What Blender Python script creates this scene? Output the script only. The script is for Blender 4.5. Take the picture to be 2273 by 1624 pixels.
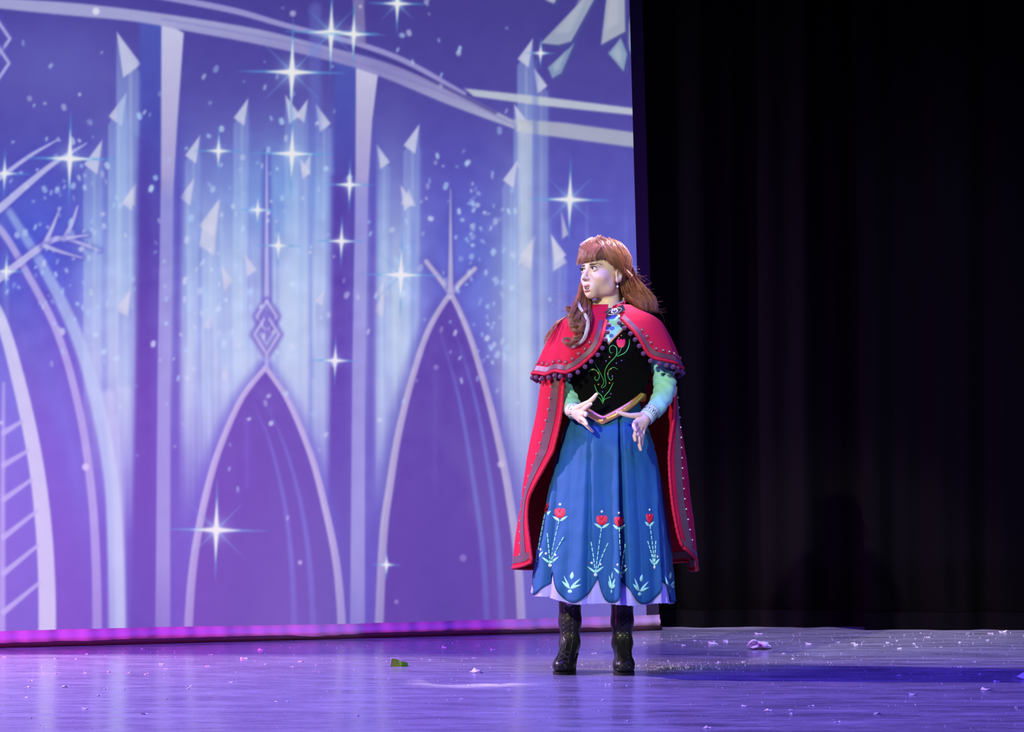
import bpy, bmesh, math, random
import numpy as np
from mathutils import Vector, Matrix, noise
from mathutils.bvhtree import BVHTree

for o in list(bpy.data.objects):
    bpy.data.objects.remove(o)
scene = bpy.context.scene
C = scene.collection
rng = random.Random(7)
nrng = np.random.RandomState(11)

# ------------------------------------------------------------------ camera
W, H = 2273.0, 1624.0
F = 4959.0            # focal length in photo pixels
HZ = 1050.0           # horizon row in the photo
CH = 0.80             # camera height above the stage
cam_d = bpy.data.cameras.new('camera')
cam = bpy.data.objects.new('camera', cam_d); C.objects.link(cam)
cam.location = (0, 0, CH); cam.rotation_euler = (math.pi/2, 0, 0)
cam_d.sensor_width = 36.0; cam_d.lens = 36.0*F/W
cam_d.shift_y = (HZ - H/2)/W
cam_d.clip_end = 100
scene.camera = cam

# ------------------------------------------------------------------ world, exposure
world = bpy.data.worlds.new('world'); scene.world = world; world.use_nodes = True
wb = world.node_tree.nodes['Background']
wb.inputs[0].default_value = (0, 0, 0, 1); wb.inputs[1].default_value = 0.0
vs = scene.view_settings
vs.view_transform = 'Standard'; vs.look = 'None'; vs.gamma = 1.0; vs.exposure = 0.0
vs.use_curve_mapping = False

# ------------------------------------------------------------------ stage lamps
def spot(name, loc, target, color, energy, size_deg, blend=0.5, radius=0.15):
    d = bpy.data.lights.new(name, 'SPOT'); d.color = color; d.energy = energy
    d.spot_size = math.radians(size_deg); d.spot_blend = blend; d.shadow_soft_size = radius
    o = bpy.data.objects.new(name, d); C.objects.link(o)
    o.location = loc
    o.rotation_euler = (Vector(target)-Vector(loc)).to_track_quat('-Z', 'Y').to_euler()
    return o
def area(name, loc, target, color, energy, sx, sy):
    d = bpy.data.lights.new(name, 'AREA'); d.color = color; d.energy = energy
    d.shape = 'RECTANGLE'; d.size = sx; d.size_y = sy
    o = bpy.data.objects.new(name, d); C.objects.link(o)
    o.location = loc
    o.rotation_euler = (Vector(target)-Vector(loc)).to_track_quat('-Z', 'Y').to_euler()
    return o
# all of them hang outside the picture: front-of-house bar, overhead bars, booms in the wings
spot('front_of_house_key_offscreen', (-7.2, -5.8, 7.78), (0.40, 9, 1.02), (1.0, 0.96, 0.72), 10800, 6.4, 0.6, 0.16)
spot('front_of_house_fill_offscreen', (6.75, -6.0, 7.55), (0.45, 9, 0.85), (0.80, 1.0, 0.86), 2240, 6.6, 0.6, 0.25)
spot('overhead_pink_special_offscreen', (1.98, 10.26, 6.34), (0.43, 9.03, 1.70), (1.0, 0.76, 0.90), 13000, 3.8, 1.0, 0.10)
spot('wing_left_side_wash_offscreen', (-5.4, 10.0, 4.2), (1.2, 8.3, 0.0), (0.80, 0.54, 1.0), 2900, 75, 0.7, 0.12)
spot('overhead_lavender_wash_offscreen', (2.4, 10.3, 6.2), (2.0, 10.7, 0.0), (0.74, 0.66, 1.0), 1500, 30, 0.9, 0.15)
area('overhead_blue_batten_offscreen', (0.6, 7.4, 6.5), (0.6, 7.8, 0), (0.10, 0.05, 1.0), 320, 8.0, 1.0).data.spread = math.radians(95)
spot('wing_left_magenta_floor_lamp_offscreen', (-5.0, 7.2, 0.5), (-0.7, 10.8, 0.30), (1.0, 0.10, 0.90), 1300, 46, 1.0, 0.2)

# ------------------------------------------------------------------ helpers
def P(px, py, Y):
    """photo pixel -> world point at depth Y"""
    return Vector(((px-W/2)*Y/F, Y, CH+(HZ-py)*Y/F))
def PX(x, y, z):
    return W/2+F*x/y, HZ-F*(z-CH)/y
def s2l(c):
    c = np.asarray(c, dtype=np.float64)/255.0
    return np.where(c <= 0.04045, c/12.92, ((c+0.055)/1.055)**2.4)
def srgb(r, g, b):
    v = s2l((r, g, b)); return (float(v[0]), float(v[1]), float(v[2]), 1.0)

def tag(o, label=None, cat=None, group=None, kind=None):
    if label: o['label'] = label
    if cat: o['category'] = cat
    if group: o['group'] = group
    if kind: o['kind'] = kind
    return o
BASE = Vector((0, 0, 0))
def mesh_np(name, V, Fc, mats, parent=None, smooth=True, mat_idx=None, base=None):
    """one mesh object from vertex and face lists"""
    b = BASE if base is None else base
    me = bpy.data.meshes.new(name)
    V = np.asarray(V, dtype=np.float64) - np.array(b)
    if isinstance(Fc, np.ndarray):
        n = len(Fc); k = Fc.shape[1]
        me.vertices.add(len(V)); me.vertices.foreach_set('co', V.astype(np.float32).ravel())
        me.loops.add(n*k); me.loops.foreach_set('vertex_index', Fc.astype(np.int32).ravel())
        me.polygons.add(n); me.polygons.foreach_set('loop_start', np.arange(0, n*k, k, dtype=np.int32))
        me.update(calc_edges=True)
    else:
        me.from_pydata([tuple(v) for v in V], [], [tuple(f) for f in Fc]); me.update()
    for m in (mats if isinstance(mats, (list, tuple)) else [mats]): me.materials.append(m)
    if smooth: me.polygons.foreach_set('use_smooth', [True]*len(me.polygons))
    if mat_idx is not None: me.polygons.foreach_set('material_index', list(map(int, mat_idx)))
    o = bpy.data.objects.new(name, me); C.objects.link(o)
    if parent is not None: o.parent = parent
    elif b.length > 0: o.location = b
    return o
def inst(name, me, loc, parent=None, rot=None, scale=None):
    o = bpy.data.objects.new(name, me); C.objects.link(o)
    if parent is not None: o.parent = parent; o.location = Vector(loc)-BASE
    else: o.location = loc
    if rot is not None: o.rotation_euler = rot
    if scale is not None: o.scale = scale
    return o
class MB:
    def __init__(s): s.v = []; s.f = []
    def add(s, v, f):
        n = len(s.v); s.v += [tuple(p) for p in v]; s.f += [tuple(i+n for i in q) for q in f]
    def build(s, name, mat, parent=None, smooth=True):
        return mesh_np(name, s.v, s.f, mat, parent, smooth)
def grid_faces(nu, nv, wrap=False):
    """vertex index = i*nv + j"""
    i = np.arange(nu if wrap else nu-1); j = np.arange(nv-1)
    I, J = np.meshgrid(i, j, indexing='ij'); I2 = (I+1) % nu
    return np.stack([I*nv+J, I2*nv+J, I2*nv+J+1, I*nv+J+1], -1).reshape(-1, 4)
def catmull(pts, n):
    pts = [np.asarray(p, dtype=float) for p in pts]
    P_ = [2*pts[0]-pts[1]] + pts + [2*pts[-1]-pts[-2]]
    out = []; m = len(pts)-1
    for k in range(n):
        t = k/(n-1)*m; i = min(int(t), m-1); u = t-i
        a, b, c, d = P_[i:i+4]
        out.append(0.5*((2*b)+(-a+c)*u+(2*a-5*b+4*c-d)*u*u+(-a+3*b-3*c+d)*u**3))
    return np.array(out)
def sweep(mb, pts, rad, sides=6, flat=1.0, cap=True, up=None):
    pts = [Vector(p) for p in pts]; n = len(pts)
    if not hasattr(rad, '__len__'): rad = [rad]*n
    t0 = (pts[1]-pts[0]).normalized()
    ref = Vector(up) if up is not None else (Vector((0, 0, 1)) if abs(t0.z) < 0.9 else Vector((1, 0, 0)))
    nrm = (ref - t0*ref.dot(t0)).normalized()
    vs_, fs = [], []
    for i, p in enumerate(pts):
        t = (pts[min(i+1, n-1)]-pts[max(i-1, 0)])
        t = t.normalized() if t.length > 1e-9 else t0
        nrm = nrm - t*nrm.dot(t)
        nrm = nrm.normalized() if nrm.length > 1e-6 else t.orthogonal().normalized()
        b = t.cross(nrm)
        for k in range(sides):
            a = 2*math.pi*k/sides
            vs_.append(p + (nrm*math.cos(a)*flat + b*math.sin(a))*rad[i])
    for i in range(n-1):
        for k in range(sides):
            k2 = (k+1) % sides
            fs.append((i*sides+k, i*sides+k2, (i+1)*sides+k2, (i+1)*sides+k))
    if cap:
        fs.append(tuple(range(sides-1, -1, -1))); fs.append(tuple((n-1)*sides+k for k in range(sides)))
    mb.add(vs_, fs)
def lerp_table(tab, x):
    xs = [t[0] for t in tab]
    return [float(np.interp(x, xs, [t[k] for t in tab])) for k in range(1, len(tab[0]))]
def smooth_table(tab, x):
    """cubic interpolation of a table sorted by its first column"""
    xs = [t[0] for t in tab]; x = min(max(x, xs[0]), xs[-1])
    i = max(0, min(len(xs)-2, int(np.searchsorted(xs, x)-1)))
    u = (x-xs[i])/(xs[i+1]-xs[i]); r = []
    for k in range(1, len(tab[0])):
        b, c = tab[i][k], tab[i+1][k]
        a = tab[i-1][k] if i > 0 else b; d = tab[i+2][k] if i+2 < len(tab) else c
        r.append(0.5*((2*b)+(-a+c)*u+(2*a-5*b+4*c-d)*u*u+(-a+3*b-3*c+d)*u**3))
    return r

# ------------------------------------------------------------------ materials
def mat(name, col, rough=0.6, metal=0.0, sheen=0.0, sheen_tint=None, bump=0.0, bscale=300, var=0.0, vscale=20,
        spec=0.5, coat=0.0, sss=0.0, emis=None):
    m = bpy.data.materials.new(name); m.use_nodes = True
    nt = m.node_tree; b = nt.nodes['Principled BSDF']
    b.inputs['Base Color'].default_value = col; b.inputs['Roughness'].default_value = rough
    b.inputs['Metallic'].default_value = metal; b.inputs['Specular IOR Level'].default_value = spec
    b.inputs['Sheen Weight'].default_value = sheen; b.inputs['Coat Weight'].default_value = coat
    if sheen_tint: b.inputs['Sheen Tint'].default_value = sheen_tint
    if sss:
        b.inputs['Subsurface Weight'].default_value = sss; b.inputs['Subsurface Radius'].default_value = (0.01, 0.004, 0.002)
        b.inputs['Subsurface Scale'].default_value = 0.6
    tc = nt.nodes.new('ShaderNodeTexCoord')
    if bump:
        n = nt.nodes.new('ShaderNodeTexNoise'); n.inputs['Scale'].default_value = bscale; n.inputs['Detail'].default_value = 4
        nt.links.new(tc.outputs['Object'], n.inputs['Vector'])
        bp = nt.nodes.new('ShaderNodeBump'); bp.inputs['Strength'].default_value = bump; bp.inputs['Distance'].default_value = 0.002
        nt.links.new(n.outputs['Fac'], bp.inputs['Height']); nt.links.new(bp.outputs['Normal'], b.inputs['Normal'])
    if var:
        n2 = nt.nodes.new('ShaderNodeTexNoise'); n2.inputs['Scale'].default_value = vscale; n2.inputs['Detail'].default_value = 5
        nt.links.new(tc.outputs['Object'], n2.inputs['Vector'])
        mx = nt.nodes.new('ShaderNodeMix'); mx.data_type = 'RGBA'
        mx.inputs[6].default_value = tuple(c*(1-var) for c in col[:3])+(1,)
        mx.inputs[7].default_value = tuple(min(1, c*(1+var)) for c in col[:3])+(1,)
        nt.links.new(n2.outputs['Fac'], mx.inputs[0]); nt.links.new(mx.outputs[2], b.inputs['Base Color'])
    return m
M = {}
M['black_drape'] = mat('black_drape_serge', (0.0025, 0.0025, 0.0030, 1), 0.9, spec=0.05, bump=0.2, bscale=500)
M['black_wall'] = mat('black_painted_wall', (0.003, 0.003, 0.004, 1), 0.9)
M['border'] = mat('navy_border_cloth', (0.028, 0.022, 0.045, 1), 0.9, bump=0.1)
M['hem'] = mat('pale_hem_cloth', (0.60, 0.44, 0.60, 1), 0.9, bump=0.15, bscale=200, var=0.06, vscale=6)
M['hem_shadow'] = mat('brown_hem_shadow', (0.05, 0.02, 0.02, 1), 0.6)  # brown taken from the shadow line under the backdrop hem
M['cape'] = mat('crimson_wool_felt', (0.50, 0.007, 0.036, 1), 0.85, spec=0.2, sheen=0.08, sheen_tint=(1, 0.25, 0.6, 1), bump=0.25, bscale=700, var=0.12, vscale=9)
M['piping'] = mat('crimson_twisted_piping', (0.52, 0.007, 0.034, 1), 0.7, spec=0.3, sheen=0.08, sheen_tint=(1, 0.3, 0.6, 1))
M['ribbon'] = mat('mauve_satin_ribbon', (0.115, 0.042, 0.052, 1), 0.45, spec=0.35, var=0.25, vscale=25, sheen=0.2)
M['pompom'] = mat('purple_wool_pompom', (0.13, 0.042, 0.115, 1), 0.95, sheen=0.3, sheen_tint=(0.7, 0.4, 1, 1), bump=0.9, bscale=900)
M['stud'] = mat('pearl_stud', (0.7, 0.66, 0.62, 1), 0.12, metal=0.7)
M['velvet'] = mat('black_velvet', (0.0022, 0.0022, 0.0024, 1), 0.9, spec=0.08, sheen=0.012, bump=0.2, bscale=60)
M['blouse'] = mat('pale_aqua_jersey', (0.27, 0.66, 0.58, 1), 0.85, sheen=0.15, bump=0.15, bscale=500)
M['cuff'] = mat('pale_mint_cuff', (0.60, 0.80, 0.68, 1), 0.8)
M['cuffline'] = mat('dark_green_stitching', (0.03, 0.06, 0.045, 1), 0.8)
M['gold'] = mat('gold_lame', (1.0, 0.56, 0.20, 1), 0.30, metal=0.75, bump=0.9, bscale=45)
M['skirt'] = mat('royal_blue_cotton', (0.003, 0.090, 0.250, 1), 0.75, sheen=0.12, sheen_tint=(0.4, 0.6, 1, 1), bump=0.2, bscale=400, var=0.12, vscale=14)
M['under'] = mat('lavender_underskirt', (0.46, 0.44, 0.86, 1), 0.8, bump=0.15, bscale=400)
M['mint'] = mat('mint_embroidery_thread', (0.36, 0.86, 0.62, 1), 0.5)
M['green'] = mat('bright_green_metallic_thread', (0.10, 0.75, 0.16, 1), 0.35, bump=0.6, bscale=900)
M['red'] = mat('red_embroidery_thread', (0.72, 0.012, 0.04, 1), 0.5, bump=0.5, bscale=600)
M['whitebead'] = mat('white_bead', (0.75, 0.8, 0.8, 1), 0.2)
M['goldbead'] = mat('amber_bead', (0.95, 0.42, 0.08, 1), 0.12, metal=0.4)
M['violetbead'] = mat('violet_bead', (0.25, 0.16, 0.75, 1), 0.12, metal=0.3)
M['pinkbead'] = mat('pink_bead', (0.9, 0.35, 0.33, 1), 0.12, metal=0.2)
M['collar_lining'] = mat('sage_collar_lining', (0.42, 0.42, 0.33, 1), 0.8)
M['navy'] = mat('navy_leather_tab', (0.022, 0.018, 0.06, 1), 0.35)
M['silver'] = mat('silver_filigree', (0.72, 0.68, 0.66, 1), 0.25, metal=0.9)
M['boot'] = mat('black_leather', (0.020, 0.021, 0.016, 1), 0.38, coat=0.1, bump=0.08, bscale=120)
M['sole'] = mat('black_rubber_sole', (0.012, 0.011, 0.010, 1), 0.6)
M['lace'] = mat('black_cord_lace', (0.022, 0.021, 0.019, 1), 0.55)
M['tights'] = mat('white_tights', (0.72, 0.74, 0.68, 1), 0.8)
M['hair'] = mat('auburn_hair', (0.31, 0.135, 0.062, 1), 0.36, var=0.5, vscale=60, spec=0.6)
M['hairdark'] = M['hair']
M['hairwhite'] = mat('white_streak_and_lit_lock', (0.78, 0.74, 0.72, 1), 0.4)
M['ring'] = mat('rose_brown_thread', (0.30, 0.05, 0.07, 1), 0.6)
M['eyewhite'] = mat('eye_white', (0.75, 0.73, 0.70, 1), 0.15)
M['iris'] = mat('dark_iris', (0.012, 0.012, 0.014, 1), 0.1)
M['lash'] = mat('black_lash', (0.010, 0.008, 0.008, 1), 0.7)
M['brow'] = mat('brown_brow', (0.10, 0.055, 0.035, 1), 0.8)
M['teeth'] = mat('teeth', (0.80, 0.78, 0.70, 1), 0.25)
M['mouth'] = mat('mouth_interior', (0.06, 0.012, 0.012, 1), 0.6)
M['flake'] = mat('white_paper_flake', (0.85, 0.85, 0.9, 1), 0.6)
M['greenpaper'] = mat('bright_green_paper', (0.17, 0.62, 0.01, 1), 0.6)
M['glitter'] = mat('silver_glitter', (0.85, 0.83, 0.95, 1), 0.4)

def attr_mat(name, emission, base_mul, rough):
    m = bpy.data.materials.new(name); m.use_nodes = True; nt = m.node_tree
    b = nt.nodes['Principled BSDF']; b.inputs['Roughness'].default_value = rough
    a = nt.nodes.new('ShaderNodeAttribute'); a.attribute_name = 'tint'
    return m, nt, b, a
m, nt, b, a = attr_mat('skin', 0, 1, 0.5)
nt.links.new(a.outputs['Color'], b.inputs['Base Color']); b.inputs['Roughness'].default_value = 0.48
b.inputs['Subsurface Weight'].default_value = 0.25; b.inputs['Subsurface Radius'].default_value = (0.012, 0.005, 0.003)
b.inputs['Subsurface Scale'].default_value = 0.5
M['skin'] = m
# a projection screen: the projected picture gives off light, the cloth itself takes the stage wash
m, nt, b, a = attr_mat('projection_screen', 1, 0, 0.9)
nt.links.new(a.outputs['Color'], b.inputs['Emission Color']); b.inputs['Emission Strength'].default_value = 0.92
b.inputs['Base Color'].default_value = (0.16, 0.155, 0.16, 1); b.inputs['Specular IOR Level'].default_value = 0.1
tc = nt.nodes.new('ShaderNodeTexCoord'); n = nt.nodes.new('ShaderNodeTexNoise')
n.inputs['Scale'].default_value = 500; nt.links.new(tc.outputs['Object'], n.inputs['Vector'])
bp = nt.nodes.new('ShaderNodeBump'); bp.inputs['Strength'].default_value = 0.15; bp.inputs['Distance'].default_value = 0.002
nt.links.new(n.outputs['Fac'], bp.inputs['Height']); nt.links.new(bp.outputs['Normal'], b.inputs['Normal'])
M['screen'] = m

# stage floor: painted boards, scuffed in long strokes across the stage, dusty
def floor_mat():
    m = bpy.data.materials.new('scuffed_stage_floor'); m.use_nodes = True; nt = m.node_tree; L = nt.links
    b = nt.nodes['Principled BSDF']; N = nt.nodes.new
    tc = N('ShaderNodeTexCoord')
    def mapping(scale, loc=(0, 0, 0), rot=0):
        mp = N('ShaderNodeMapping'); mp.inputs['Scale'].default_value = scale; mp.inputs['Location'].default_value = loc
        mp.inputs['Rotation'].default_value = (0, 0, rot)
        L.new(tc.outputs['Object'], mp.inputs['Vector']); return mp
    def nz(scale, det, mp, rough=0.6):
        n = N('ShaderNodeTexNoise'); n.inputs['Scale'].default_value = scale; n.inputs['Detail'].default_value = det
        n.inputs['Roughness'].default_value = rough; L.new(mp.outputs['Vector'], n.inputs['Vector']); return n
    def ramp(src, a0, a1, c0=(0, 0, 0, 1), c1=(1, 1, 1, 1)):
        r = N('ShaderNodeValToRGB'); r.color_ramp.elements[0].position = a0; r.color_ramp.elements[1].position = a1
        r.color_ramp.elements[0].color = c0; r.color_ramp.elements[1].color = c1
        L.new(src.outputs['Fac'], r.inputs['Fac']); return r
    streak = nz(3.0, 8, mapping((0.6, 3.5, 1), rot=0.03), 0.75)
    fine = nz(9.0, 6, mapping((0.7, 9.0, 1), (3, 1, 0), -0.02), 0.8)
    cloud = nz(0.9, 4, mapping((0.7, 1.0, 1), (5, 2, 0)))
    dust = nz(160, 3, mapping((1, 1, 1)))
    r1 = ramp(streak, 0.38, 0.68); r2 = ramp(fine, 0.50, 0.66); r3 = ramp(cloud, 0.3, 0.7); r4 = ramp(dust, 0.55, 0.75)
    def mixv(f, a_, b_):
        x = N('ShaderNodeMix'); x.data_type = 'RGBA'; L.new(f.outputs[0], x.inputs[0])
        for i, q in ((6, a_), (7, b_)):
            if isinstance(q, tuple): x.inputs[i].default_value = q
            else: L.new(q.outputs[2], x.inputs[i])
        return x
    base = mixv(r1, (0.16, 0.16, 0.18, 1), (0.36, 0.36, 0.38, 1))
    base2 = mixv(r2, base, (0.55, 0.55, 0.57, 1))
    b3 = N('ShaderNodeMix'); b3.data_type = 'RGBA'; b3.inputs[7].default_value = (0.7, 0.7, 0.72, 1)
    mm = N('ShaderNodeMath'); mm.operation = 'MULTIPLY'; mm.inputs[1].default_value = 0.35
    L.new(r4.outputs[0], mm.inputs[0]); L.new(mm.outputs[0], b3.inputs[0]); L.new(base2.outputs[2], b3.inputs[6])
    L.new(b3.outputs[2], b.inputs['Base Color'])
    rr = N('ShaderNodeMapRange'); rr.inputs['To Min'].default_value = 0.13; rr.inputs['To Max'].default_value = 0.32
    L.new(r1.outputs[0], rr.inputs['Value']); L.new(rr.outputs[0], b.inputs['Roughness'])
    b.inputs['Specular IOR Level'].default_value = 0.45
    bp = N('ShaderNodeBump'); bp.inputs['Strength'].default_value = 0.05; bp.inputs['Distance'].default_value = 0.002
    L.new(fine.outputs['Fac'], bp.inputs['Height']); L.new(bp.outputs['Normal'], b.inputs['Normal'])
    return m
M['floor'] = floor_mat()

# ------------------------------------------------------------------ setting
def box(name, x0, x1, y0, y1, z0, z1, m, kind='structure'):
    v = [(x, y, z) for x in (x0, x1) for y in (y0, y1) for z in (z0, z1)]
    f = [(0, 1, 3, 2), (4, 6, 7, 5), (0, 4, 5, 1), (2, 3, 7, 6), (0, 2, 6, 4), (1, 5, 7, 3)]
    o = mesh_np(name, v, f, m, smooth=False)
    if kind: o['kind'] = kind
    return o
box('floor', -6, 6, 3.0, 13.2, -0.12, 0.0, M['floor'])
box('wall_back', -6, 6, 13.0, 13.2, 0.0, 7.5, M['black_wall'])
box('wall_left', -6.2, -6.0, 3.0, 13.2, 0.0, 7.5, M['black_wall'])
box('wall_right', 6.0, 6.2, 3.0, 13.2, 0.0, 7.5, M['black_wall'])

def drape(name, x0, x1, Y, z1, amp, wl, label, seed, lean=0.0):
    n = int((x1-x0)/0.012); nz_ = 14
    r = random.Random(seed); V = []
    ph = [r.uniform(0, 6.28) for _ in range(4)]
    for i in range(n):
        u = i/(n-1)
        for j in range(nz_):
            t = j/(nz_-1); z = 0.004+t*(z1-0.004)
            x = x0+(x1-x0)*u + lean*(t)*(1-u)
            k = 2*math.pi*x/wl
            y = Y + amp*(1-0.35*t)*(math.sin(k+ph[0]+0.8*math.sin(k*0.31+ph[1]))+0.35*math.sin(2.3*k+ph[2]+t))
            V.append((x, y, z))
    root = mesh_np(name, V, grid_faces(n, nz_), M['black_drape'])
    s = root.modifiers.new('thick', 'SOLIDIFY'); s.thickness = 0.006
    tag(root, label, 'curtain')
    # weighted bottom hem and top heading, each a part
    for nm, za, zb in (('bottom_hem', 0.003, 0.09), ('heading_tape', z1-0.1, z1)):
        V2 = []
        for i in range(n):
            src0 = V[i*nz_]; srcN = V[i*nz_+nz_-1]
            for j in range(2):
                z = za+(zb-za)*j
                t = (z-0.004)/(z1-0.004)
                x = src0[0]+(srcN[0]-src0[0])*t; y = src0[1]+(srcN[1]-src0[1])*t
                V2.append((x, y-0.004, z))
        mesh_np(nm, V2, grid_faces(n, 2), M['black_drape'], root)
    return root
drape('masking_curtain', 0.55, 4.6, 11.62, 5.2, 0.035, 0.42, 'black masking curtain hanging flat behind the edge of the projected backdrop', 3)
drape('leg_curtain', 1.80, 4.4, 11.42, 5.2, 0.03, 0.36, 'black pleated leg curtain hanging in front of the flat masking curtain', 5, lean=-0.10)

# ------------------------------------------------------------------ the projected picture
PX0, PX1, PY0, PY1, STEP = -540, 1500, -430, 1480, 2.0
GX = np.arange(PX0, PX1, STEP); GY = np.arange(PY0, PY1, STEP)
XX, YY = np.meshgrid(GX, GY)
IMG = np.zeros(XX.shape+(3,))
def vgrad(stops, y):
    ys = [s[0] for s in stops]
    return np.stack([np.interp(y, ys, [s[1][k] for s in stops]) for k in range(3)], -1)
def sl(x0, y0, x1, y1):
    i0 = max(0, int((x0-PX0)/STEP)); i1 = min(len(GX), int((x1-PX0)/STEP)+2)
    j0 = max(0, int((y0-PY0)/STEP)); j1 = min(len(GY), int((y1-PY0)/STEP)+2)
    return slice(j0, max(j0, j1)), slice(i0, max(i0, i1))
def blend(s, a_, col):
    if a_.size == 0: return
    col = np.asarray(col, dtype=float)
    IMG[s] = IMG[s]*(1-a_[..., None]) + (col if col.ndim > 1 else col[None, None, :])*a_[..., None]
def sstep(x): x = np.clip(x, 0, 1); return x*x*(3-2*x)
def seg_dist(x, y, a_, b_):
    dx, dy = b_[0]-a_[0], b_[1]-a_[1]; L2 = dx*dx+dy*dy+1e-9
    t = np.clip(((x-a_[0])*dx+(y-a_[1])*dy)/L2, 0, 1)
    return np.hypot(x-a_[0]-t*dx, y-a_[1]-t*dy), t
def poly(pts, col, alpha=1.0, soft=2.0, agrad=None, cgrad=None):
    xs = [p[0] for p in pts]; ys = [p[1] for p in pts]
    s = sl(min(xs)-soft*2, min(ys)-soft*2, max(xs)+soft*2, max(ys)+soft*2)
    x, y = XX[s], YY[s]
    if x.size == 0: return
    ins = np.zeros(x.shape, bool); d = np.full(x.shape, 1e9)
    for k in range(len(pts)):
        a_, b_ = pts[k], pts[(k+1) % len(pts)]
        d = np.minimum(d, seg_dist(x, y, a_, b_)[0])
        c1 = (a_[1] > y) != (b_[1] > y)
        with np.errstate(divide='ignore', invalid='ignore'):
            xi = (b_[0]-a_[0])*(y-a_[1])/((b_[1]-a_[1]) or 1e-9)+a_[0]
        ins ^= c1 & (x < xi)
    sd = np.where(ins, d, -d)
    al = alpha*sstep(sd/(2*soft)+0.5)
    if agrad: al = al*np.interp(y, [g[0] for g in agrad], [g[1] for g in agrad])
    blend(s, al, vgrad(cgrad, y) if cgrad else col)
def stroke(pts, w, col, alpha=1.0, soft=2.0, n=None, agrad=None, cgrad=None, curve=True):
    if curve and len(pts) > 2: pts = catmull(pts, n or 8*len(pts))
    pts = np.asarray(pts, float); m_ = len(pts)
    w = np.interp(np.linspace(0, 1, m_), np.linspace(0, 1, len(w)), w) if hasattr(w, '__len__') else np.full(m_, w)
    mx = w.max()+soft*2
    s = sl(pts[:, 0].min()-mx, pts[:, 1].min()-mx, pts[:, 0].max()+mx, pts[:, 1].max()+mx)
    x, y = XX[s], YY[s]
    if x.size == 0: return
    best = np.full(x.shape, -1e9)
    for k in range(m_-1):
        d, t = seg_dist(x, y, pts[k], pts[k+1])
        best = np.maximum(best, (w[k]+(w[k+1]-w[k])*t)/2-d)
    al = alpha*sstep(best/(2*soft)+0.5)
    if agrad: al = al*np.interp(y, [g[0] for g in agrad], [g[1] for g in agrad])
    blend(s, al, vgrad(cgrad, y) if cgrad else col)
def blob(x0, y0, rx, ry, col, alpha):
    s = sl(x0-3*rx, y0-3*ry, x0+3*rx, y0+3*ry); x, y = XX[s], YY[s]
    blend(s, alpha*np.exp(-((x-x0)/rx)**2-((y-y0)/ry)**2), col)
def dot(x0, y0, r, col, alpha):
    s = sl(x0-2*r-4, y0-2*r-4, x0+2*r+4, y0+2*r+4); x, y = XX[s], YY[s]
    blend(s, alpha*sstep((r-np.hypot(x-x0, y-y0))/3.0+0.5), col)

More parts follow.
